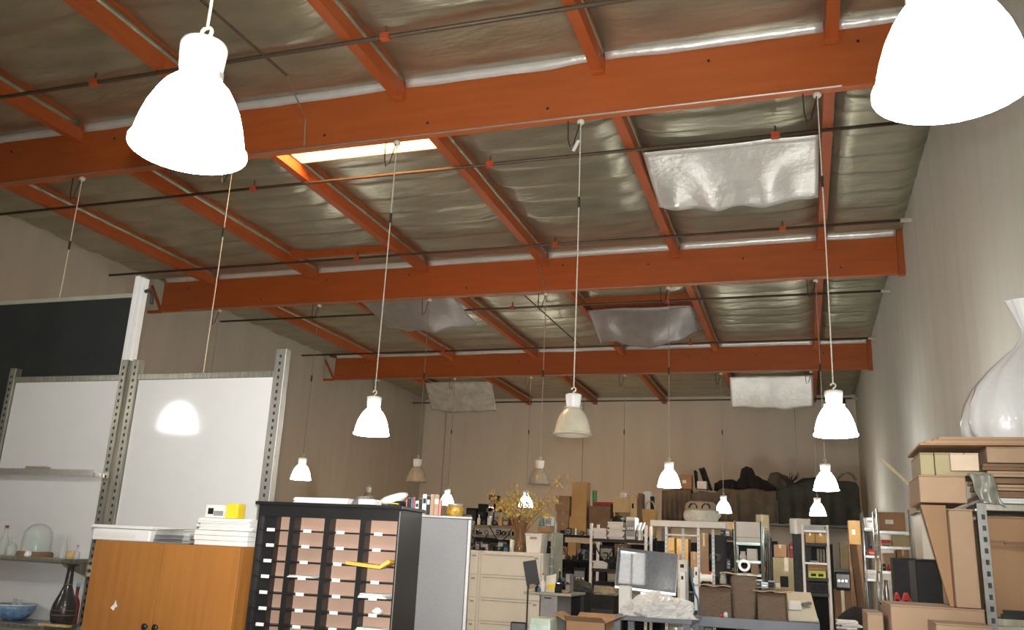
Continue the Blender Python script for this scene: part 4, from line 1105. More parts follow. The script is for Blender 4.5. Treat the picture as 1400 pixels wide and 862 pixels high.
for i, (u0, u1, v0, v1) in enumerate(((950, 953, 645, 668), (957, 967, 642, 670), (961, 972, 641, 670))):
    p0, p1 = at(u0 + 1, v0, Y=DY + .85), at(u1, v1, Y=DY + .8)
    solo(MB().bar(p0, p1, .07, .35, up=(0, 1, 0)), 'dark_board', M_dark, ('short upright dark board on the covered storage', 'dark board leaning behind the white box, the left of two', 'dark board leaning behind the white box, the right of two')[i], 'board', p1)
solo(MB().tube([(ax(u, DY + .9, 650), DY + .9, az(u, v, DY + .9)) for u, v in ((1143, 660), (1146, 654), (1152, 649), (1160, 647), (1166, 650), (1170, 657))], .035, 8), 'hoop', M_tan, 'tan hoop lying on the cloth by the right wall', 'hoop', (ax(1150, DY + .9, 655), DY + .9, az(1150, 660, DY + .9)))
# goods on the open lower level of the pallet rack
g = 'goods under the dust cloths'
def low_goods(items, Y, z0, grp):
    for i, (u0, u1, v0, mm, ll) in enumerate(items):
        a, b = ax(u0, Y, 745), ax(u1, Y, 745)
        zt_ = az((u0 + u1) / 2, v0, Y)
        if mm in (M_card, M_card2, M_card3, M_card4, M_cardg): carton(ll, a, b, Y, Y + .6, z0, zt_, mm, group=grp)
        else: bin_(ll, a, b, Y, Y + .6, z0, zt_, mm, group=grp)
low_goods([(1062, 1076, 745, M_card, 'brown carton on the low level under the dust cloths'), (1080, 1094, 742, M_redp, 'red bin on the low level under the dust cloths'), (1098, 1125, 748, M_card3, 'dark carton on the low level under the dust cloths'), (1028, 1048, 745, M_darkg, 'charcoal bin on the low level under the dust cloths'), (1148, 1168, 742, M_cardg, 'olive carton on the low level by the right wall'), (930, 990, 745, M_dark, 'wide black trunk on the low level under the dust cloths')], DY + .35, 1.601, g)

# ------------------------------------------------------------------ chrome racks
C1 = 13.6
x0, x1 = ax(1005, C1, 750), ax(1041, C1, 750)
zt_ = az(1022, 714, C1)
lv = [.25, .8, az(1022, 786, C1), az(1022, 762, C1), az(1022, 743, C1)]
rack('chrome_rack', 'narrow greenish steel rack with a white painted crate on top', x0, x1, C1, C1 + .5, [.25, .8] + [az(1022, v, C1) for v in (785, 767, 742)], zt_ + .01, M_teal, .03)
cz = az(1022, 742, C1) + .001
t = thing('painted_crate', 'white painted wooden crate with a faded motif on the narrow rack', 'crate', ((x0 + x1) / 2, C1 + .1, cz))
MB().box(x0 + .02, C1 + .02, cz, x1 - .02, C1 + .42, zt_ - .0).build('body', M_paper, t, bevel=.006)
MB().box(x0 + .02, C1 + .014, (cz + zt_) / 2 + .05, x1 - .02, C1 + .0195, (cz + zt_) / 2 + .062).build('lid_gap', M_grey, t)
MB().lathe([(0, 0), (.05, 0), (.055, .004), (0, .005)], 10).build('faded_motif', M_greenw, t, local=True)
o = [c_ for c_ in t.children][-1]; o.rotation_euler = (R(90), 0, 0); o.location = (0.02, -.082, (zt_ - cz) * .5)
cx = lambda u: ax(u, C1 + .05, 750)
z3, z4 = az(1022, 767, C1) + .001, az(1022, 785, C1) + .001
bottle('white_jar', 'white jar with a dark lid under the painted crate', cx(1015), C1 + .15, z3, .13, .05, M_paper, cat='jar', neck=.7, capm=M_dark)
carton('shiny white carton under the painted crate', cx(1021), cx(1034), C1 + .05, C1 + .35, z3, z3 + .17, M_paper, tape=False)
carton('brown carton on the lower shelf of the narrow rack', cx(1026), cx(1036), C1 + .05, C1 + .3, z4, z4 + .17, M_card2)
gear('flat black player on the lower shelf of the narrow rack', cx(1008), cx(1025), C1 + .05, C1 + .35, z4, z4 + .12, M_dark, 2)
gear('black receiver at waist height of the narrow rack', cx(1008), cx(1037), C1 + .05, C1 + .4, .801, 1.15, M_dark, 0)
# golden box and carton beside/behind
C2 = 16.35
rack('timber_rack', 'dark rack behind the narrow greenish rack', ax(982, C2, 750), ax(1052, C2, 750), C2, C2 + .6, [.3, .95, 1.5, az(1020, 736, C2)], az(1020, 734, C2), M_dark, .045, wires=False)
zz = az(1020, 736, C2) + .006
carton('slanted golden carton behind the white trestle end', ax(984, C2 + .05, 725), ax(1004, C2 + .05, 725), C2 + .05, C2 + .5, zz, az(994, 714, C2), M_card4)
carton('torn olive carton above the painted crate', ax(1034, C2 + .05, 725), ax(1056, C2 + .05, 725) - .06, C2 + .05, C2 + .45, zz, az(1045, 704, C2), M_cardg, opened=False, pr=M_card4)
for i, u in enumerate((1046, 1048.5, 1051)):
    solo(MB().tube([(ax(u, C1 + .2, 740), C1 + .2 + .05 * i, 0.0), (ax(u + 1, C1 + .2, 740), C1 + .25 + .05 * i, az(u, 722 + 3 * i, C1))], .018, 8), 'steel_tube', M_steel, ('tallest', 'middle', 'shortest')[i] + ' steel tube standing upright beside the narrow greenish rack', 'tube', (ax(u, C1 + .2, 740), C1 + .2 + .05 * i, 0), group='steel tubes beside the narrow rack')
# olive carton stack behind
C3 = 15.0
xa_, xb_ = ax(1057, C3, 780), ax(1094, C3, 780)
carton('big olive brown carton at the bottom behind the bench', xa_, xb_, C3, C3 + .7, .0, 1.0, M_cardg)
carton('olive brown carton stacked above the bench level', xa_, xb_, C3, C3 + .7, 1.004, az(1075, 763, C3), M_cardg, pr=M_dark)
z = az(1075, 763, C3) + .004
carton('brown carton on the olive carton stack', ax(1058, C3, 755), ax(1075, C3, 755), C3 + .05, C3 + .5, z, az(1066, 745, C3), M_card)
bin_('dark red tub beside the brown carton on the olive stack', ax(1078, C3, 755), ax(1093, C3, 755), C3 + .05, C3 + .5, z, az(1086, 744, C3), M_redd)

# bright chrome ladder rack
C4 = 11.6
x0, x1 = ax(1099.5, C4, 780), ax(1134, C4, 780)
zt_ = az(1116, 718, C4)
l1, l2, l3 = az(1116, 743, C4), az(1116, 771, C4), az(1116, 812, C4)
rack('ladder_rack', 'bright chrome ladder-like rack holding a lime box', x0, x1, C4, C4 + .5, [.3, l3, az(1116, 791, C4), l1], zt_, M_white, .034, shelfm=M_darkg)
t_ = [o for o in bpy.data.objects if o.name.startswith('ladder_rack')][0]
for v in (727, 771): MB().bar((x0 + .017, C4 - .012, az(1116, v, C4)), (x1 - .017, C4 - .012, az(1116, v, C4)), .022).build('front_rail', M_white, t_)
c4 = lambda u: ax(u, C4 + .06, 760)
carton('twin golden carton on the top shelf of the ladder rack', c4(1102.5), c4(1115), C4 + .06, C4 + .4, l1 + .001, az(1110, 729, C4), M_card4, group='twin golden cartons')
carton('twin golden carton on the top shelf of the ladder rack', c4(1115.6), c4(1130.5), C4 + .06, C4 + .4, l1 + .001, az(1110, 729, C4), M_card4, group='twin golden cartons')
papers('paper_stack', 'untidy grey and white papers on the golden cartons of the ladder rack', c4(1101), c4(1131), C4 + .08, C4 + .38, az(1110, 729, C4) + .002, zt_ - .0, 4, M_greyl, jit=.02, seed=31)
zz = az(1116, 791, C4) + .001
t = thing('lime_case', 'lime yellow tool case lying on the ladder rack', 'case', (c4(1115), C4 + .1, zz + .0))
a, b = c4(1104), c4(1128)
MB().box(a, C4 + .05, zz, b, C4 + .4, zz + .085).build('body', M_lime, t, bevel=.006)
MB().box(a + .03, C4 + .046, zz + .02, a + .09, C4 + .0498, zz + .05).build('dark_print', M_dark, t)
MB().box(b - .09, C4 + .046, zz + .02, b - .03, C4 + .0498, zz + .05).build('dark_print', M_dark, t)
MB().box(a, C4 + .045, zz + .06, b, C4 + .0498, zz + .068).build('lid_line', M_greenw, t)
carton('flat brown carton on the lime case', a, b + .01, C4 + .08, C4 + .4, zz + .087, zz + .16, M_card, tape=False)
gear('white charger on the flat brown carton of the ladder rack', a + .03, a + .11, C4 + .1, C4 + .2, zz + .162, zz + .20, M_white, 0, name='charger', cat='charger')
carton('golden carton low on the ladder rack', c4(1112), c4(1129), C4 + .1, C4 + .42, .301, .62, M_card4)
gear('dark deck below the lime case on the ladder rack', c4(1104), c4(1129), C4 + .08, C4 + .4, l3 + .001, l3 + .13, M_darkg, 2)
for q in range(3):
    solo(MB().tube([(c4(1119 + 4 * q), C4 + .47, zz), (c4(1119 + 4 * q), C4 + .47, l1 - .06)], .014, 8), 'aluminium_tube', M_steel, ('left', 'middle', 'right')[q] + ' one of three short aluminium tubes inside the ladder rack', 'tube', (c4(1119 + 4 * q), C4 + .47, zz), group='tubes in the ladder rack')
# white bubble wrapped parcel behind ladder rack on a tall dark cabinet
C5 = 13.2
a, b = ax(1080, C5, 730), ax(1109, C5, 730)
t = thing('dark_locker', 'tall dark locker behind the chrome ladder rack', 'cabinet', ((a + b) / 2, C5, 0))
zl_ = az(1092, 731, C5)
MB().box(a + .03, C5 + .02, 0, b, C5 + .5, zl_).build('body', M_dark, t, bevel=.004)
MB().box(a + .04, C5, .05, (a + b) / 2 + .01, C5 + .0195, zl_ - .01).build('door', M_darkg, t)
MB().box((a + b) / 2 + .02, C5, .05, b - .01, C5 + .0195, zl_ - .01).build('door', M_darkg, t)
t = thing('wrapped_parcel', 'pale wrapped parcel with taped corners behind the ladder rack', 'parcel', (a, C5 + .1, zl_ + .001))
MB().box(a, C5 + .02, zl_ + .001, b, C5 + .4, az(1085, 709, C5)).build('body', M_cream, t, bevel=.02)
MB().box(a + .06, C5 + .016, zl_ + .002, a + .1, C5 + .0195, az(1085, 709, C5) - .02).build('tape', M_plasticw, t)

# ------------------------------------------------------------------ right wall wire rack
C6 = 13.3
x0, x1 = ax(1203, C6, 760), min(ax(1247, C6, 760), XR - .08)
zt_ = az(1225, 697, C6)
q1, q2, q3, q4 = [az(1225, v, C6) for v in (727, 748, 782, 826)]
rack('wire_rack', 'chrome wire rack full of boxes against the right wall', x0, x1, C6, C6 + .75, [.3, q4, q3, q2, q1], zt_, M_steel, .03)
c6 = lambda u: ax(u, C6 + .04, 750)
g = 'cartons on the wire rack by the right wall'
carton('large brown carton with a white sticker at the top of the wire rack', c6(1206), c6(1244), C6 + .35, C6 + .7, q1 + .001, az(1225, 699, C6), M_card, group=g, pr=M_label, tape=False)
t = carton('olive carton with a white lower edge in front on the wire rack', c6(1221), c6(1245.5), C6 + .03, C6 + .32, q2 + .001, az(1235, 732, C6), M_cardg, group=g, tape=False)
bin_('low red tray beside the olive carton', c6(1206), c6(1219), C6 + .05, C6 + .3, q2 + .001, q2 + .09, M_redp)
gear('black deck under the olive carton on the wire rack', c6(1207), c6(1243), C6 + .05, C6 + .4, q2 - .13 - .03, q2 - .04, M_dark, 0) if False else None
carton('brown carton wrapped in clear film on the wire rack', c6(1208), c6(1224), C6 + .05, C6 + .4, q3 + .001, q3 + .24, M_card2, group=g, tape=False)
carton('long brown carton on the middle shelf of the wire rack', c6(1226), c6(1243), C6 + .08, C6 + .5, q3 + .001, q3 + .30, M_card, group=g)
for i, u in enumerate((1209, 1216, 1225, 1232)):
    bottle('foil_canister', ('silver', 'clear', 'grey', 'pale')[i] + ' canister on the lower shelf of the wire rack', c6(u), C6 + .15, q4 + .001, .3, .034, [M_steel, M_glass, M_alud, M_plasticw][i], cat='canister', neck=.7, group='canisters on the wire rack')
gear('black drawer unit at the right end of the wire rack', c6(1236), c6(1246), C6 + .05, C6 + .4, q4 + .001, q3 - .05, M_dark, 1)
# second wire rack further left, dimmer
C7 = 15.4
x0, x1 = ax(1182, C7, 750), ax(1202, C7, 750)
zt_ = az(1190, 700, C7)
p1, p2, p3 = [az(1190, v, C7) for v in (722, 760, 792)]
rack('wire_rack', 'slim wire rack behind the rack of boxes on the right', x0, x1, C7, C7 + .5, [.3, p3, p2, p1], zt_, M_steel, .026)
c7 = lambda u: ax(u, C7 + .05, 740)
bin_('white bin on the top of the slim wire rack', c7(1184), c7(1200), C7 + .05, C7 + .4, p1 + .001, az(1190, 708, C7), M_paper)
bin_('red lidded box on the slim wire rack', c7(1185), c7(1198), C7 + .05, C7 + .3, p2 + .001, p2 + .1, M_redp)
papers('folded_linen', 'folded white linen on the lower shelf of the slim wire rack', c7(1183), c7(1200), C7 + .02, C7 + .35, p3 + .001, p3 + .14, 4, M_paper, cat='linen', seed=41)
# boxes left of it
carton('tall brown carton beside the slim wire rack', ax(1160, C7 + .3, 740), ax(1178, C7 + .3, 740), C7 + .3, C7 + .8, 0, az(1168, 745, C7 + .3), M_card3)
carton('golden carton on the tall brown carton beside the slim wire rack', ax(1161, C7 + .3, 730), ax(1177, C7 + .3, 730), C7 + .35, C7 + .75, az(1168, 745, C7 + .3) + .003, az(1168, 712, C7 + .3), M_card4, pr=M_label)
solo(MB().bar((ax(1186, 12.6, 820), 12.6, .0), (ax(1166, 12.9, 745), 12.9, az(1166, 745, 12.9)), .09, .035), 'brown_plank', M_card3, 'brown plank leaning between the racks on the right', 'plank', (ax(1186, 12.6, 820), 12.6, 0))
carton('brown carton behind the black chair', ax(1142, 12.4, 830), ax(1164, 12.4, 830), 12.4, 12.9, .0, az(1152, 808, 12.4), M_card3)
gear('black printer on the brown carton behind the black chair', ax(1143, 12.4, 800), ax(1163, 12.4, 800), 12.42, 12.85, az(1152, 808, 12.4) + .003, az(1152, 782, 12.4), M_dark, 1)

# ------------------------------------------------------------------ work bench with corrugated stacks
NY, NZ = 9.3, az(1035, 848, 9.3)
x0, x1 = ax(948, NY, 855), ax(1121, NY, 855)
t = thing('work_bench', 'blue-grey work bench carrying stacks of flattened cardboard', 'bench', ((x0 + x1) / 2, NY, 0))
MB().box(x0, NY, NZ - .10, x1, NY + .95, NZ).build('top', M_bench, t, bevel=.006)
for x in (x0 + .06, x1 - .06):
    for y in (NY + .08, NY + .87): MB().box(x - .04, y - .04, 0, x + .04, y + .04, NZ - .10).build('leg', M_bench, t)
MB().box(x0 + .1, NY + .06, .3, x1 - .1, NY + .9, .33).build('lower_shelf', M_bench, t)
nx = lambda u, y=NY + .05: ax(u, y, 820)
nz = lambda v, u=1020, y=NY + .05: az(u, v, y)
def sheet_stack(label, xa, xb, ya, yb, z0, z1, n, seed, flare=0., mt=M_corr):
    """upright bundle of flattened cartons standing on edge"""
    rnd = random.Random(seed); t = thing('cardboard_bundle', label, 'cardboard', ((xa + xb) / 2, (ya + yb) / 2, z0))
    d = (yb - ya) / n
    for i in range(n):
        y = ya + d * i; h = (z1 - z0) * rnd.uniform(.95, 1.0); j = rnd.uniform(-.012, .012)
        MB().hexa([(xa + j, y, z0), (xb + j, y, z0), (xb + j, y + d * .85, z0), (xa + j, y + d * .85, z0), (xa + j - flare, y, z0 + h), (xb + j + flare, y, z0 + h), (xb + j + flare, y + d * .85, z0 + h), (xa + j - flare, y + d * .85, z0 + h)]).build('sheet', mt, t)
    return t


sheet_stack('wide bundle of flattened cardboard at the left of the bench', nx(956), nx(998), NY + .06, NY + .4, NZ + .001, nz(806), 9, 1)
sheet_stack('tall flared bundle of flattened cardboard in the middle of the bench', nx(1004), nx(1029), NY + .04, NY + .4, NZ + .001, nz(788), 9, 2, .028)
sheet_stack('rounded dark bundle of flattened cardboard at the right of the bench', nx(1036), nx(1073), NY + .05, NY + .4, NZ + .001, nz(810), 9, 3, .0)
for i, (u0, u1, v, ll) in enumerate(((950, 1000, 805, 'pale sheet lying on the left cardboard bundle'), (985, 1040, 786.5, 'curled pale sheet lying on the tall flared bundle'), (1030, 1083, 808.5, 'pale sheet lying on the right cardboard bundle'))):
    a, b = nx(u0), nx(u1); zz = nz(v) + .006
    solo(MB().grid(lambda u, w_, a=a, b=b, zz=zz: (a + (b - a) * u, NY + .02 + .42 * w_, zz + .012 * math.sin(u * 6 + i) ** 2), 12, 2), 'cardboard_sheet', M_card2, ll, 'sheet', (a, NY + .2, zz), smooth=True, solid=.008)
zz = nz(808.5) + .03
for i, (u, w_, h, mm, ll) in enumerate(((1038, .055, .085, M_cream, 'cream bulb socket box on the right bundle'), (1046, .06, .06, M_paper, 'white parts tray on the right bundle'), (1055, .065, .08, M_greyl, 'grey parts organiser on the right bundle'), (1064, .045, .055, M_card2, 'small tan parts box at the end of the right bundle'))):
    x = nx(u)
    gear(ll, x - w_ / 2, x + w_ / 2, NY + .08, NY + .22, zz, zz + h, mm, i, name='parts_box', cat='box')
zz = nz(786.5) + .03
t = thing('tape_roll', 'clear roll of packing tape standing on the tall flared bundle', 'tape roll', (nx(1018), NY + .15, zz))
o = MB().lathe([(.06, -.025), (.06, .025), (.035, .025), (.035, -.025), (.06, -.025)], 20).build('roll', M_plasticw, t, smooth=False, local=True); o.rotation_euler = (R(90), 0, 0); o.location = (0, 0, .06)
zz = nz(805) + .03
t = thing('white_spool', 'white cable spool lying on the left cardboard bundle', 'spool', (nx(965), NY + .15, zz))
o = MB().lathe([(.05, -.06), (.05, -.05), (.035, -.05), (.035, .05), (.05, .05), (.05, .06), (0, .06)], 16).build('body', M_paper, t, local=True); o.rotation_euler = (0, R(90), 0); o.location = (0, 0, .05)
bottle('clear_jar', 'small clear jar with a shiny lid between two bundles', nx(988), NY + .15, zz, .1, .035, M_glass, cat='jar', neck=.8, capm=M_steel)
solo(MB().lathe([(0, 0), (.022, 0), (.022, .04), (.012, .05), (0, .052)], 12, (nx(992), NY + .02, NZ + .001)), 'glue_pot', M_cream, 'cream glue pot at the front edge of the bench', 'pot', (nx(992), NY + .02, NZ + .001), smooth=True)
solo(MB().lathe([(0, 0), (.018, 0), (.018, .02), (.01, .028), (0, .03)], 12, (nx(986), NY + .02, NZ + .001)), 'red_bead', M_redp, 'small red bead beside the cream glue pot', 'bead', (nx(986), NY + .02, NZ + .001), smooth=True)
# pale sloping board at the right end of the bench
a, b = nx(1077), x1 - .01
p = [(a, NY + .1, NZ + .02), (b, NY + .1, NZ + .02), (b - .06, NY + .75, nz(810, 1095, NY + .75)), (a - .02, NY + .75, nz(810, 1095, NY + .75))]
solo(MB().add(p, [(0, 1, 2, 3)]), 'drawing_board', M_pale, 'pale drawing board sloping up at the right end of the bench', 'board', p[0], solid=.015)
c_ = [Vector(q) for q in p]
def onb(u, v, h=.012): return c_[0].lerp(c_[1], u).lerp(c_[3].lerp(c_[2], u), v) + Vector((0, -h, h))
solo(MB().add([onb(.02, .3), onb(.5, .3), onb(.5, .62), onb(.02, .62)], [(0, 1, 2, 3)]), 'white_sheet', M_paper, 'white sheet of paper lying on the drawing board', 'sheet', onb(.2, .3), solid=.003)
solo(MB().bar(onb(.55, .42, .03), onb(.85, .5, .03), .06, .03), 'grey_stapler', M_grey, 'grey stapler resting on the drawing board', 'stapler', onb(.6, .45), bevel=.01)

# ------------------------------------------------------------------ desk with the big monitor
DKY, DKZ = 8.45, 1.12
x0, x1 = ax(836, DKY, 850), ax(946, DKY, 850)
t = thing('desk', 'grey desk buried under a plastic bag and a silver monitor', 'desk', ((x0 + x1) / 2, DKY, 0))
MB().box(x0, DKY, DKZ - .04, x1, DKY + .8, DKZ).build('top', M_bench, t, bevel=.005)
for x in (x0 + .05, x1 - .05):
    for y in (DKY + .05, DKY + .75): MB().box(x - .03, y - .03, 0, x + .03, y + .03, DKZ - .04).build('leg', M_bench, t)
MY = 8.9
mw = .605; mh = .40
mc = at(884, 782, Y=MY)
t = thing('desktop_monitor', 'silver all-in-one monitor with a dusty glossy screen', 'monitor', (mc.x, MY, DKZ + .001), R(4))
lz_ = mc.z - DKZ
TM = Matrix.Translation((0, 0, lz_)) @ Matrix.Rotation(R(4.0), 4, 'Y') @ Matrix.Rotation(R(-5), 4, 'X')
MB().obox(TM, mw, .03, mh).build('casing', M_alu, t, local=True, bevel=.006)
sc2 = MB().obox(TM @ Matrix.Translation((0, -.0165, .012)), mw - .014, .003, mh - .03).build('bezel', M_bezel, t, local=True)
MB().obox(TM @ Matrix.Translation((0, -.0187, .012)), mw - .07, .0012, mh - .085).build('screen', M_screen, sc2, local=True)
MB().box(-.06, .01, 0.012, .06, .02, lz_ - .05).build('stand', M_alu, t, local=True)
MB().box(-.09, -.09, 0, .09, .10, .012).build('foot', M_alu, t, local=True)
# plastic bag heap
def blob(label, c, sx, sy, sz, mt, seed, name='plastic_bag', cat='bag', rough=.22, fr=3.0, res=(40, 22), flat=False):
    mb = MB(); nu, nv = res
    def fn(u, v):
        a = 2 * math.pi * u; e = math.pi * .5 * v
        d = Vector((math.cos(a) * math.cos(e), math.sin(a) * math.cos(e), math.sin(e)))
        k = 1 + rough * (noise.noise(d * fr + Vector((seed, 0, 0))) + (.55 * noise.ridged_multi_fractal(d * fr * 1.3 + Vector((seed, 3, 0)), 1, 2, 3, 1, 2) - .55 if not flat else 1.1 * (.5 - abs(noise.noise(d * fr * 1.9 + Vector((seed, 9, 0))))) + .22 * (.35 - abs(noise.noise(d * fr * 4.1 + Vector((seed, 5, 0)))))))
        k = max(.45, k)
        return (c[0] + d.x * sx * k, c[1] + d.y * sy * k, c[2] + max(0, d.z * sz * k))
    return solo(mb.grid(fn, nu, nv), name, mt, label, cat, c, smooth=not flat)


bc = at(890, 855, Y=8.35 + .1)
blob('crumpled clear plastic bag heaped in front of the silver monitor', ((x0 + x1) / 2 + .04, DKY + .15, DKZ + .001), .31, .125, .165, M_plastic, 2.0, rough=.40, fr=2.2, res=(50, 18), flat=True)
carton('white box left of the plastic bag on the desk', x0 + .01, x0 + .12, DKY + .28, DKY + .40, DKZ + .001, DKZ + .26, M_paper, tape=False)
carton('white box under the right half of the monitor', ax(896, DKY + .65, 815), ax(921, DKY + .65, 815), DKY + .56, DKY + .78, DKZ + .001, az(908, 806, DKY + .6), M_paper, tape=False) if False else None
# white vertical instruments right of the monitor
IY = 9.75
ia, ib = nx(932, IY), nx(962, IY)
t = thing('instrument_cart', 'small cart holding white instrument columns beside the bench', 'cart', ((ia + ib) / 2 - .0, IY + 1.0, 0))
Yc = IY + .75
ca, cb = ax(925, Yc, 800), ax(966, Yc, 800)
MB().box(ca, Yc, 1.0, cb, Yc + .45, 1.03).build('top', M_greenw, t)
for x in (ca + .03, cb - .03):
    for y in (Yc + .03, Yc + .42): MB().box(x - .015, y - .015, 0, x + .015, y + .015, 1.0).build('leg', M_greyl, t)
g = 'white instrument columns beside the monitor'
def column(label, u0, u1, v0, Y, mt):
    a, b = ax(u0, Y, 790), ax(u1, Y, 790); z1 = az((u0 + u1) / 2, v0, Y)
    t = thing('instrument_column', label, 'instrument', ((a + b) / 2, Y, 1.031), group=g)
    MB().box(a, Y, 1.031, b, Y + .12, z1).build('body', mt, t, bevel=.008)
    MB().box(a + (b - a) * .3, Y - .004, z1 - .09, a + (b - a) * .65, Y - .0005, z1 - .05).build('dark_window', M_dark, t)
    MB().box(a - .012, Y + .01, z1 - .18, a - .0005, Y + .1, z1 - .12).build('clip', M_white, t)
    MB().box(a + .004, Y - .03, 1.031, b - .004, Y - .0005, 1.10).build('base', M_darkg, t)
column('broad cream instrument column with a dark window next to the monitor', 926, 940, 766, Yc + .2, M_cream)
column('white instrument column with clip arms', 929, 937, 782, Yc + .05, M_white)
column('slim white instrument column at the right of the cart', 949, 955, 776, Yc + .05, M_white)
pts = [at(u, v, Y=Yc + .0) for u, v in ((944, 776), (946, 795), (950, 812), (954, 820), (955, 835), (953, 846))]
solo(MB().tube(pts, .012, 6), 'blue_cable', M_bluec, 'blue cable hanging between the white instrument columns', 'cable', pts[-1], smooth=True)

# ------------------------------------------------------------------ desk by the files with the oblique monitor
EY = 10.6
ez = az(750, 811, EY)
x0, x1 = ax(716, EY, 812), ax(781, EY, 812)
t = thing('side_desk', 'grey pedestal desk with bottles in front of the cream files', 'desk', ((x0 + x1) / 2, EY, 0))
MB().box(x0, EY, ez - .03, x1, EY + .75, ez).build('top', M_greenw, t, bevel=.004)
MB().box(ax(738, EY, 830), EY + .02, 0, ax(761, EY, 830), EY + .7, ez - .031).build('pedestal', M_greyl, t, bevel=.004)
MB().box(ax(744, EY, 817), EY + .012, ez - .07, ax(753, EY, 817), EY + .0195, ez - .055).build('pull', M_darkg, t)
for x in (x0 + .03, x1 - .03): MB().box(x - .02, EY + .68, 0, x + .02, EY + .72, ez - .03).build('leg', M_darkg, t)
ex = lambda u, d=.1: ax(u, EY + d, 800)
# slim black monitor on pole
px_ = ex(722, -.12)
t = thing('pole_monitor', 'slim black monitor seen obliquely on a thin black pole', 'monitor', (px_, EY - .12, 0))
MB().tube([(px_, EY - .12, .0), (px_, EY - .12, az(722, 800, EY - .12))], .011, 8).build('pole', M_wire, t)
MB().lathe([(0, 0), (.16, 0), (.16, .015), (.03, .03), (0, .03)], 18).build('base', M_wire, t, local=True)
pc = at(726.5, 784, Y=EY - .12)
TM = Matrix.Translation(pc) @ Matrix.Rotation(R(-12), 4, 'Y') @ Matrix.Rotation(R(38), 4, 'Z')
MB().obox(TM, .17, .02, .29).build('panel', M_black, t, bevel=.004)
MB().obox(TM @ Matrix.Translation((0, -.0115, 0)), .155, .002, .27).build('screen', M_bezel, t)
MB().obox(TM @ Matrix.Translation((-.02, .0, -.155)), .07, .03, .05).build('bracket', M_brown, t)
zz = ez + .001
bottle('spray_bottle', 'spray bottle with a red trigger head on the side desk', ex(742), EY + .1, zz, .20, .035, M_white, capm=M_redp)
bottle('small_bottle', 'small dark bottle left of the red trigger bottle', ex(736), EY + .06, zz, .10, .028, M_dark, capm=M_label)
bottle('small_bottle', 'small blue jar at the front of the side desk', ex(739), EY + .04, zz, .07, .022, M_bluec, capm=M_label)
t = thing('snack_bag', 'cream and yellow snack bag standing on the side desk', 'bag', (ex(753), EY + .12, zz))
MB().hexa([(-.06, -.035, 0), (.06, -.035, 0), (.06, .035, 0), (-.06, .035, 0), (-.065, -.012, .19), (.065, -.012, .22), (.065, .0, .22), (-.065, .0, .19)]).build('body', M_cream, t, local=True, bevel=.01)
MB().hexa([(-.055, -.042, .05), (.055, -.042, .03), (.055, -.03, .03), (-.055, -.03, .05), (-.04, -.036, .09), (.058, -.036, .10), (.058, -.02, .10), (-.04, -.02, .09)]).build('yellow_panel', M_yellow, t, local=True)
bottle('jam_jar', 'squat dark jar with a silver lid beside the snack bag', ex(764), EY + .08, zz, .11, .045, M_dark, cat='jar', neck=.8, capm=M_steel)
gear('grey file box at the back of the side desk', ex(773, .4), ex(781, .4) - .02, EY + .4, EY + .6, zz, zz + .22, M_greyl, 1, name='file_box', cat='box')
bottle('orange_topped_bottle', 'tall dark bottle with an orange top behind the snack bag', ex(765, .3), EY + .3, zz, .25, .03, M_dark, capm=M_card4)
papers('magazine_pile', 'pile of papers on the right of the side desk', ex(766, .25), ex(779, .25), EY + .18, EY + .36, zz, zz + .03, 3, M_card2, seed=51)

# ------------------------------------------------------------------ near bottom: mint cabinet, open carton, grey screen back
QY = 7.0
qz = .86
x0, x1 = ax(690, QY, 870), ax(845, QY, 870)
t = thing('packing_table', 'low packing table below the frame edge holding the mint case', 'table', ((x0 + x1) / 2, QY, 0))
MB().box(x0, QY, qz - .04, x1, QY + .9, qz).build('top', M_bench, t, bevel=.005)
for x in (x0 + .05, x1 - .05):
    for y in (QY + .06, QY + .84): MB().box(x - .03, y - .03, 0, x + .03, y + .03, qz - .04).build('leg', M_bench, t)
a, b = ax(720, QY + .1, 855), ax(754, QY + .1, 855)
t = thing('mint_case', 'pale mint green cased machine with two framed windows', 'machine', ((a + b) / 2, QY + .1, qz + .001))
zt_ = az(737, 846, QY + .1)
MB().hexa([(a, QY + .1, qz + .001), (b, QY + .1, qz + .001), (b, QY + .35, qz + .001), (a, QY + .35, qz + .001), (a + .02, QY + .12, zt_), (b - .02, QY + .12, zt_), (b - .02, QY + .33, zt_), (a + .02, QY + .33, zt_)]).build('body', M_mint, t, bevel=.012)
for k in range(2):
    xx = a + .03 + k * (b - a - .03) / 2
    MB().box(xx, QY + .093, qz + .06, xx + (b - a) / 2 - .045, QY + .0995, zt_ - .045).build('window_pane', M_mintd, t)
carton('open brown carton with splayed flaps on the packing table', ax(771, QY + .2, 860), ax(826, QY + .2, 860), QY + .25, QY + .6, qz + .001, az(800, 851, QY + .25), M_card, opened=True)
papers('green_pad', 'green edged paper pad inside the open carton', ax(786, QY + .3, 860), ax(815, QY + .3, 860), QY + .3, QY + .5, qz + .01, az(800, 856, QY + .3), 4, M_wood, cat='paper pad', seed=61)
a, b = ax(696, QY + .25, 860), ax(718, QY + .25, 860)
t = thing('grey_screen', 'grey framed small screen left of the mint case', 'screen', ((a + b) / 2, QY + .3, qz + .001))
MB().box(a, QY + .28, qz + .03, b, QY + .31, az(707, 851, QY + .28)).build('casing', M_darkg, t, bevel=.008)
MB().box(a + .012, QY + .275, qz + .05, b - .012, QY + .2795, az(707, 851, QY + .28) - .012).build('panel', M_grey, t)
MB().box((a + b) / 2 - .06, QY + .25, qz + .001, (a + b) / 2 + .06, QY + .36, qz + .03).build('foot', M_darkg, t)

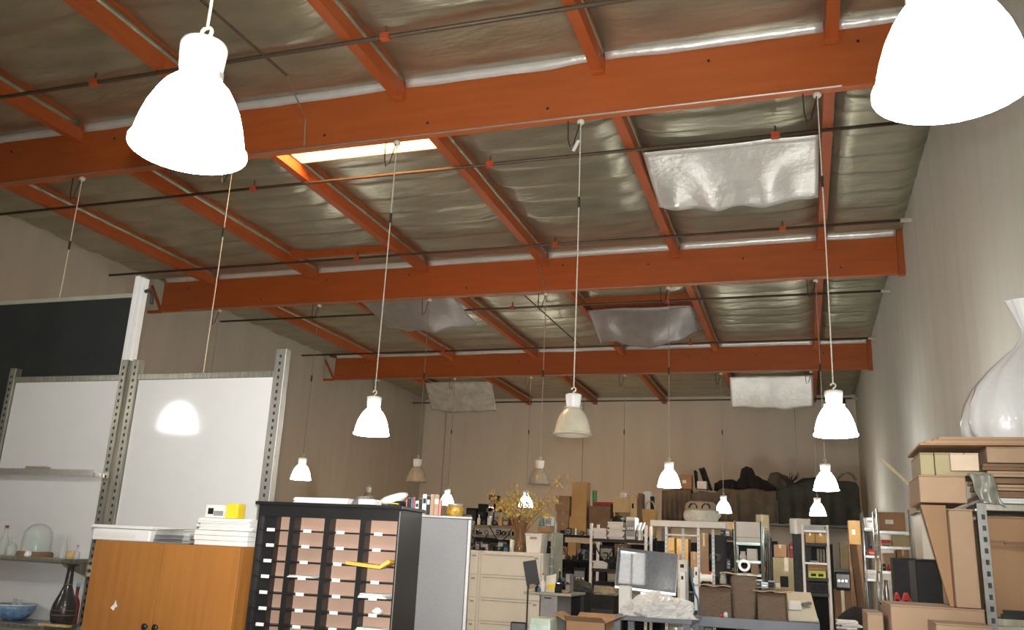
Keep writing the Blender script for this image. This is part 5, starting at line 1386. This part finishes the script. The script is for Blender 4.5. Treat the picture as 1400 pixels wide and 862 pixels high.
# dark chairs / crates between desks (the black mass in the middle)
gear('black machine case on the floor left of the paper rack', ax(770, 13.2, 840), ax(806, 13.2, 840), 13.2, 13.8, 0, 1.12, M_dark, 2)
blob('heap of dark cloth and tools on the black machine case', ((ax(788, 13.3, 820)), 13.5, 1.121), .2, .22, .16, M_cloth3, 5.0, name='dark_heap', cat='cloth')
gear('black copier on the floor in front of the paper rack', ax(806, 11.6, 850), ax(840, 11.6, 850), 11.6, 12.2, 0, 1.16, M_dark, 0)
blob('rumpled tan and black bags on the black copier', ((ax(826, 11.7, 806)), 11.85, 1.161), .17, .2, .1, M_tan, 9.0, name='tan_bag', cat='bag')
gear('charcoal workstation on the floor behind the instrument cart', ax(905, 12.9, 850), ax(950, 12.9, 850), 13.35, 13.8, 0, 1.2, M_darkg, 1)
# office chair
hxx = ax(1184, 9.9, 840)
t = thing('office_chair', 'black office chair with a rounded back near the right boxes', 'chair', (hxx, 10.35, 0), R(160))
MB().grid(lambda u, v: ((-.25 + .5 * u) * (1 - .35 * max(0, v - .6) ** 1.2 * 2), .2 + .07 * (2 * u - 1) ** 2 - .02 * v, .60 + .66 * v - .12 * (2 * u - 1) ** 2 * v), 14, 10).build('backrest', M_cloth2, t, smooth=True, solid=.06, local=True)
MB().lathe([(0, .45), (.22, .45), (.25, .48), (.24, .52), (0, .53)], 20).build('seat', M_cloth2, t, smooth=True, local=True)
MB().tube([(0, 0, .1), (0, 0, .45)], .025, 8).build('gas_column', M_wire, t, local=True)
MB().bar((0, .15, .48), (0, .23, .75), .05, .02).build('back_arm', M_wire, t, local=True)
for k in range(5):
    a_ = k * 2 * math.pi / 5
    l = MB().bar((0, 0, .1), (.28 * math.cos(a_), .28 * math.sin(a_), .06), .035, .03).build('leg', M_wire, t, local=True)
    MB().lathe([(0, 0), (.025, 0), (.03, .025), (.025, .05), (0, .05)], 10, (.28 * math.cos(a_), .28 * math.sin(a_), 0)).build('caster', M_wire, l, local=True)
papers('white_bags', 'flat white padded bags on a low carton by the chair', ax(1146, 9.6, 858), ax(1174, 9.6, 858), 9.5, 9.8, az(1160, 861, 9.5) , az(1160, 850, 9.5), 4, M_paper, cat='padded bags', seed=71, jit=.02)
carton('low brown carton under the white padded bags', ax(1144, 9.6, 858), ax(1176, 9.6, 858), 9.42, 9.85, 0, az(1160, 861, 9.5) - .003, M_card3)

# ------------------------------------------------------------------ right foreground: carton wall and steel shelf
PY = 5.0
rx = lambda u, y=PY: ax(u, y, 760)
rz = lambda v, u=1310, y=PY: az(u, v, y)
zb1 = rz(831, 1290)
# base cartons
carton('large light carton at the floor under the leaning cartons', rx(1212), rx(1338), PY - .02, PY + .55, 0, .72, M_card2, tape=False)
carton('large light carton topping the floor carton, carrying the leaning cartons', rx(1212), rx(1338), PY - .02, PY + .55, .724, zb1, M_card2, tape=False)
carton('light carton edge left of the carton wall', ax(1186, PY + .15, 850), ax(1208, PY + .15, 850) - .0, PY + .15, PY + .6, 0, az(1196, 839, PY + .15), M_card2, tape=False)
carton('pale low carton at the foot of the steel shelf', rx(1266, PY - .2), rx(1340, PY - .2), PY - .35, PY - .05, 0, az(1300, 853, PY - .3), M_card2, tape=False)
t = thing('flattened_carton', 'tall flattened brown carton narrowing to its foot in the carton wall', 'cardboard', (rx(1290), PY + .2, zb1 + .003))
zc0, zc1 = zb1 + .003, rz(692, 1290, PY + .1)
for k in range(3):
    y_ = PY + .06 + k * .05; d_ = k * .006
    MB().hexa([(rx(1296) + d_, y_, zc0), (rx(1301), y_, zc0), (rx(1301), y_ + .04, zc0), (rx(1296) + d_, y_ + .04, zc0), (rx(1266) + d_, y_, zc1), (rx(1301), y_, zc1), (rx(1301), y_ + .04, zc1), (rx(1266) + d_, y_ + .04, zc1)]).build('sheet', M_card, t)
carton('tall smooth brown carton next to the perforated post', rx(1302), rx(1339) - .012, PY + .0, PY + .45, zb1 + .003, rz(697, 1318), M_card2, tape=False)
t = carton('wide carton with a pale face above the tall cartons', rx(1265), rx(1331), PY + .02, PY + .5, rz(691, 1298) + .012, rz(650, 1298), M_card2, tape=False)
z0_ = rz(650, 1298) + .003
carton('olive carton at the end of the upper row', rx(1268, PY + .05), rx(1288, PY + .05), PY + .05, PY + .45, z0_, rz(618, 1280), M_cardg, tape=False)
carton('second olive carton in the upper row', rx(1289, PY + .05), rx(1312, PY + .05), PY + .05, PY + .45, z0_, rz(618, 1300), M_cardg, tape=False)
carton('cream carton with a pale front in the upper row', rx(1309, PY - .06), rx(1352, PY - .06), PY - .06, PY + .04, z0_ + .025, rz(620, 1330, PY - .06), mat('cream_card', (.66, .52, .38), .75), tape=False) if False else None
# steel shelf on the right
sx0, sx1 = rx(1346), XR - .06
sy0, sy1 = PY - .02, PY + .62
s_low, s_mid = rz(846, 1370), rz(690, 1370)
t = thing('steel_shelf', 'perforated-post steel shelf loaded with cardboard by the right wall', 'shelf', ((sx0 + sx1) / 2, PY + .3, 0))
for x in (sx0, sx1):
    for y in (sy0, sy1):
        p = MB().box(x - .022, y - .022, 0, x + .022, y - .016, s_mid).box(x - .022, y - .016, 0, x - .016, y + .022, s_mid).build('post', M_steel, t)
        if y == sy0 and x == sx0:
            s = MB()
            for q in range(30): s.box(x - .004, y - .0235, s_mid - .08 - q * .055, x + .012, y - .0221, s_mid - .055 - q * .055)
            s.build('slot_row', M_darkg, p)['kind'] = 'stuff'
for z in (.3, s_low, s_mid + .0):
    MB().box(sx0 - .018, sy0 - .015, z - .035, sx1 + .018, sy1 + .015, z).build('shelf', M_alud, t, bevel=.003)
carton('big plain carton filling the steel shelf', sx0 + .03, sx1 - .05, PY + .03, PY + .5, s_low + .001, s_mid - .06, M_card, tape=False)
solo(MB().box(sx0 + .05, PY - .012, s_low + .001, sx0 + .35, PY + .02, s_low + .02).box(sx0 + .06, PY - .012, s_low + .0205, sx0 + .3, PY + .02, s_low + .04), 'black_strip', M_black, 'black bar lying in front of the big plain carton', 'bar', (sx0 + .2, PY, s_low + .001))
solo(MB().bar((sx0 + .03, PY - .03, rz(741, 1365)), (sx0 + .1, PY - .03, rz(741, 1365) - .002), .012).bar((sx0 + .09, PY - .025, rz(743, 1370)), (sx0 + .5, PY - .02, rz(740, 1390)), .03, .012), 'dark_rod', M_card3, 'dark rod with a white tip hooked on the shelf post', 'rod', (sx0 + .05, PY - .03, rz(741, 1365)))
# plastic-wrapped stack and flattened layers on the shelf top
z = s_mid + .001
layers = [(.00, .028, M_plasticw), (.03, .032, M_card3), (.065, .03, M_card2), (.098, .03, M_card3), (.132, .03, M_card2), (.166, .034, M_card3)]
nmL = ['lowest plastic-wrapped flat carton on the steel shelf', 'dark flat carton above the plastic-wrapped one', 'light flat carton in the middle of the shelf pile', 'dark flat carton in the middle of the shelf pile', 'light flat carton near the top of the shelf pile', 'dark flat carton at the top of the shelf pile']
for i, (o_, h, mm) in enumerate(layers):
    dx = [0, .02, .045, .04, .03, .015][i]
    tt = thing('flat_carton', nmL[i], 'flat carton', (sx0 + .3, PY + .3, z + o_), group='flat cartons piled on the steel shelf')
    MB().box(sx0 + .01 + dx, PY - .06 + .012 * (i % 3), z + o_, sx1 - .02, PY + .55, z + o_ + h * .45).build('sheet', mm, tt)
    MB().box(sx0 + .012 + dx, PY - .05 + .012 * (i % 2), z + o_ + h * .5, sx1 - .02, PY + .55, z + o_ + h * .93).build('sheet', mm if i != 0 else M_plasticw, tt)
zt2 = z + .205
carton('stubby light carton block on the flat carton pile', rx(1362), sx1 - .05, PY - .02, PY + .4, zt2, rz(612, 1380), M_card2, tape=True)
carton('cream fronted small carton beside the stubby block', rx(1311, PY + .0), rx(1351, PY + .0), PY + .0, PY + .045, z0_ + .02, rz(620, 1330), mat('cream_card', (.70, .56, .42), .75), tape=False)
solo(MB().box(rx(1304, PY + .06) + .0, PY + .046, z0_ + .001, sx0 + .05, PY + .4, z0_ + .0195 + .0), 'card_slat', M_cardg, 'thin olive slat under the cream fronted carton', 'slat', (rx(1320), PY + .2, z0_))
# hanging torn plastic sheet at the shelf corner
solo(MB().grid(lambda u, v: (rx(1329) + .11 * u + .05 * v + .006 * math.sin(7 * v), PY - .075 - .008 * math.sin(9 * u + 4 * v), rz(650, 1335) - .135 * v - .03 * u * v + .004 * math.sin(11 * u)), 14, 12), 'film_sheet', mat('grey_green_film', (.26, .265, .22), .25, alpha=.75, coat=.3, var=.3, scale=20), 'torn greenish plastic film hanging at the shelf corner', 'film', (rx(1330), PY - .07, rz(690, 1335)), smooth=True, solid=.002)
# long sheets across the top
zs_ = max(rz(618, 1300), rz(612, 1380)) + .004
for i in range(4):
    a = rx(1268) + [0, .03, .07, .1][i]
    solo(MB().hexa([(a, PY - .05 + .02 * i, zs_ + .013 * i), (sx1 - .01 - .02 * i, PY - .05 + .02 * i, zs_ + .013 * i), (sx1 - .01 - .02 * i, PY + .55, zs_ + .013 * i), (a, PY + .55, zs_ + .013 * i), (a, PY - .05 + .02 * i, zs_ + .011 + .013 * i), (sx1 - .01 - .02 * i, PY - .05 + .02 * i, zs_ + .011 + .013 * i), (sx1 - .01 - .02 * i, PY + .55, zs_ + .011 + .013 * i), (a, PY + .55, zs_ + .011 + .013 * i)]), 'cardboard_sheet', M_card2 if i % 2 else M_card, ('lowest', 'second', 'third', 'topmost')[i] + ' long cardboard sheet laid across the top of the carton wall', 'sheet', (a, PY, zs_ + .013 * i), group='long sheets on the carton wall')
# big translucent bag on top
zb_ = zs_ + .053
bxm = rx(1462)
pf = [(r_ * .86, z_ * .97) for r_, z_ in [(.38, 0), (.415, .05), (.42, .12), (.40, .21), (.35, .31), (.27, .40), (.175, .48), (.09, .545), (.045, .60), (.04, .65), (.08, .74), (.12, .82)]]
pb = MB().lathe(pf, 64, (bxm, PY + .28, zb_), fn=lambda a, i: 1 + .035 * math.sin(7 * a + .3 * i) + .03 * math.sin(13 * a) + .02 * math.sin(23 * a + i))
pb.v = [(x_, PY + .28 + (y_ - PY - .28) * .68, z_) for x_, y_, z_ in pb.v]
solo(pb, 'poly_bag', M_plasticw, 'big translucent white plastic bag tied up on the carton wall', 'bag', (bxm, PY + .28, zb_), smooth=True)
# carton with its flap sticking out, against the wall behind the carton wall
VY = 6.3
va, vb = ax(1252, VY, 690), ax(1285, VY, 690)
zt_ = az(1262, 667, VY)
zq1, zq2 = az(1262, 766, VY), az(1262, 702, VY)
carton('tall black carton at the foot of the pile behind the carton wall', va - .03, vb, VY, VY + .4, 0, zq1, M_dark, tape=False)
carton('pale cream carton on the tall black carton', va + .02, vb, VY, VY + .4, zq1 + .003, zq2, M_pale, tape=False)
t = carton('olive carton with one flap sticking out behind the carton wall', va, vb, VY, VY + .4, zq2 + .003, zt_, M_cardg, tape=False)
p0 = at(1200, 632, Y=VY + .3); p1 = Vector((va, VY + .1, zt_ - .0))
e1 = (Vector((va, VY, zt_)) - CAM) * (.3 / VY); e0 = (Vector((p0.x, VY, p0.z)) - CAM) * (.3 / VY)
q0, q1 = Vector((va + .002, VY, zt_)), Vector((p0.x, VY, p0.z)); dn = Vector((-.008, 0, -.02))
MB().hexa([q0, q0 + dn, q0 + dn + e1, q0 + e1, q1, q1 + dn, q1 + dn + e0, q1 + e0]).build('open_flap', M_cardg, t)
# red and yellow odds between the wire rack and the carton wall
rcx = ax(1255, 7.4, 815)
carton('dark carton under the red flower bits', ax(1232, 7.3, 850), ax(1268, 7.3, 850), 7.3, 7.7, 0, az(1250, 829, 7.3), M_card3, tape=False)
for i, (u, v, mm, ll) in enumerate(((1233, 823, M_redp, 'red ribbon bow left on the dark carton'), (1247, 820, M_redp, 'large red ribbon bow on the dark carton'), (1258, 824, M_green, 'green leaf bow on the dark carton'), (1262, 816, M_pale, 'pale cream paper fan on the dark carton'))):
    c_ = Vector((ax(u, 7.4, v), 7.4 + .03 * i, az(1250, 829, 7.3) + .003))
    tt = thing('ribbon_bow', ll, 'ribbon', c_)
    for s in (-1, 1): MB().grid(lambda a, b, s=s: (s * (.05 * a), .02 * math.sin(3 * a) + .03 * b, .01 + .05 * math.sin(math.pi * a * .9) * (.5 + b)), 6, 2).build('loop', mm, tt, smooth=True, solid=.003, local=True)
    MB().box(-.012, -.005, 0, .012, .03, .03).build('knot', mm, tt, local=True)
carton('tall black panel box leaning by the wire rack', ax(1222, 9.0, 790), ax(1262, 9.0, 790), 9.0, 9.25, 0, az(1245, 764, 9.0), M_dark, tape=False)

ORD10 = ORD + ['seventh', 'eighth', 'ninth', 'tenth']
# ------------------------------------------------------------------ black lockers added to darken the gaps seen between the racks
for i, (u0, u1, Y, vt) in enumerate(((640, 668, 17.2, 735), (669, 697, 17.2, 738), (698, 726, 17.2, 737), (727, 755, 17.2, 740), (760, 790, 19.6, 742), (791, 821, 19.6, 744), (822, 852, 19.6, 742), (853, 884, 19.6, 745), (885, 920, 19.6, 740), (921, 956, 19.6, 742), (957, 992, 19.6, 738), (993, 1028, 19.6, 742), (1029, 1064, 19.6, 740), (1100, 1140, 19.6, 744))):
    a, b = ax(u0, Y, 780), ax(u1, Y, 780)
    zt_ = az((u0 + u1) / 2, vt, Y)
    t = thing('added_dark_locker', 'added gap-darkening locker behind the ' + ('cream files, ' if i < 4 else 'racks, ') + ORD10[i if i < 4 else i - 4] + (' in the row from the grey cabinet' if i < 4 else ' in the row from the files'), 'locker', ((a + b) / 2, Y, 0), group='added dark lockers behind the racks' if i >= 4 else 'added dark lockers behind the files')
    MB().box(a, Y + .02, 0, b, Y + .5, zt_).build('body', M_dark, t, bevel=.004)
    m_ = (a + b) / 2
    for p, q in ((a + .01, m_ - .004), (m_ + .004, b - .01)):
        d = MB().box(p, Y, .06, q, Y + .0195, zt_ - .02).build('door', M_dark, t)
        MB().box(q - .05 if p < m_ - .1 else p + .02, Y - .012, zt_ * .55, q - .02 if p < m_ - .1 else p + .05, Y - .0005, zt_ * .62).build('handle', M_greyl, d)

# ------------------------------------------------------------------ small loose goods scattered over the shelves
KIND = {}
def scatter(where, x0, x1, y0, y1, z, n, seed, hmax=.16, dark=.5):
    """row of little bottles, tins, rolls and instruments, each its own thing"""
    rnd = random.Random(seed)
    step = (x1 - x0) / n
    for i in range(n):
        w_ = step * rnd.uniform(.55, .86); x = x0 + step * (i + .5); y = y0 + (y1 - y0) * rnd.random(); h = hmax * rnd.uniform(.35, 1)
        nm_, mm = rnd.choice([('black', M_dark), ('charcoal', M_darkg), ('black', M_dark)] if rnd.random() < dark else [('white', M_paper), ('silver', M_steel), ('tan', M_card2), ('red', M_redp), ('blue', M_bluec), ('pale grey', M_greyl), ('golden', M_card4), ('cream', M_cream)])
        k = rnd.randrange(4); r_ = min(w_ / 2, h * .7, .045)
        if k == 0:
            bottle('small_bottle', nm_ + ' little bottle ' + where, x, y, z, h, min(r_, h * .3), mm, capm=rnd.choice([M_label, M_dark, M_redp, M_steel]), group='little bottles ' + where)
        elif k == 1:
            t = thing('tin', nm_ + ' round tin ' + where, 'tin', (x, y, z), group='tins ' + where)
            MB().lathe([(0, 0), (r_, 0), (r_, h * .8), (0, h * .8)], 14).build('body', mm, t, local=True, smooth=False)
            MB().lathe([(0, h * .8), (r_ * 1.06, h * .8), (r_ * 1.06, h * .92), (0, h * .93)], 14).build('lid', M_steel, t, local=True)
        elif k == 2:
            gear(nm_ + ' small instrument ' + where, x - w_ / 2, x + w_ / 2, y - .032, y + .032, z, z + h, mm, i, 'small instruments ' + where, name='small_instrument', cat='instrument')
        else:
            t = thing('cable_roll', nm_ + ' roll standing ' + where, 'roll', (x, y, z), rnd.uniform(-.6, .6), group='rolls ' + where)
            o = MB().lathe([(r_, -.03), (r_, .03), (r_ * .5, .03), (r_ * .5, -.03), (r_, -.03)], 16).build('roll', mm, t, local=True); o.rotation_euler = (R(90), 0, 0); o.location = (0, 0, r_)
            o = MB().lathe([(r_ * .49, -.02), (r_ * .49, .02), (r_ * .42, .02), (r_ * .42, -.02), (r_ * .49, -.02)], 12).build('core', M_card2, t, local=True); o.rotation_euler = (R(90), 0, 0); o.location = (0, 0, r_)


scatter('in front on the equipment rack', ax(636, RY, 722), ax(703, RY, 722), RY - .02, RY + .0, 2.101, 9, 3, .2, .4)
scatter('on the middle level of the equipment rack', ax(636, RY, 735), ax(703, RY, 735), RY + .1, RY + .25, 1.931, 9, 13, .13, .5)
scatter('at the front edge of the cream files', ax(645, FY + .04, 750), ax(695, FY + .04, 750), FY + .03, FY + .05, FT + .001, 8, 4, .1, .5)
scatter('at the front of the upper dim shelf', ax(764, KY, 760), ax(884, KY, 760), KY + .03, KY + .05, 1.551, 14, 5, .2, .6)
scatter('at the front edge of the box rack top', ax(764, KY, 730), ax(884, KY, 730), KY - .0, KY + .02, KZ + .001, 13, 6, .16, .4)
scatter('at the front of the middle paper rack shelf', ax(834, WY, 770), ax(880, WY, 770), WY + .0, WY + .02, wz[1] + .001, 7, 7, .16, .4)
scatter('among the cartons behind the trestle', ax(908, LY, 780), ax(990, LY, 780), LY + .0, LY + .02, 1.301, 11, 8, .2, .5)
scatter('on the low trestle-side rack level', ax(908, LY, 800), ax(990, LY, 800), LY + .0, LY + .02, .801, 10, 18, .25, .5)
scatter('on the bench behind the cardboard bundles', nx(955), nx(1075), NY + .55, NY + .8, NZ + .001, 12, 9, .26, .4)
scatter('on the top shelf of the dark rack by the narrow rack', ax(984, C2, 733), ax(1030, C2, 733), C2 + .02, C2 + .04, az(1020, 736, C2) + .001, 6, 10, .2, .4)
scatter('on a middle shelf of the dark rack by the narrow rack', ax(984, C2, 765), ax(1050, C2, 765), C2 + .05, C2 + .2, 1.501, 9, 11, .3, .4)
scatter('at the front of the wire rack by the right wall', ax(1206, C6, 780), ax(1244, C6, 780), C6 + .02, C6 + .03, az(1225, 782, C6) + .001, 6, 12, .12, .3)
scatter('on the slim wire rack', ax(1184, C7, 760), ax(1200, C7, 760), C7 + .4, C7 + .45, az(1190, 760, C7) + .001, 4, 14, .2, .3)
scatter('on the desk beside the plastic bag', ax(905, DKY + .65, 820), ax(944, DKY + .65, 820), DKY + .6, DKY + .72, DKZ + .001, 5, 15, .2, .4)
scatter('at the back of the side desk', ex(738, .6), ex(768, .6), EY + .58, EY + .66, ez + .001, 5, 16, .2, .5)
scatter('on the instrument cart', ca + .08, cb - .02, Yc + .36, Yc + .42, 1.031, 5, 17, .25, .5)
# drooping black cables on the racks
for i, (u0, v0, u1, v1, Y, dr) in enumerate(((668, 716, 700, 724, RY - .04, .25), (640, 722, 668, 730, RY - .04, .2), (766, 742, 800, 746, KY - .04, .3), (800, 744, 840, 748, KY - .04, .35), (812, 742, 850, 745, WY - .03, .3), (985, 745, 1003, 750, C2 - .04, .25))):
    p, q = at(u0, v0, Y=Y), at(u1, v1, Y=Y)
    solo(MB().tube([p.lerp(q, k / 8) - Vector((0, 0, dr * math.sin(math.pi * k / 8))) for k in range(9)], .011, 5), 'black_cable', M_wire, ('long', 'short', 'thick', 'wide', 'loose', 'small')[i] + ' black cable drooping across the front of a ' + ('equipment rack', 'equipment rack', 'box rack', 'box rack', 'paper rack', 'dark rack')[i], 'cable', p)
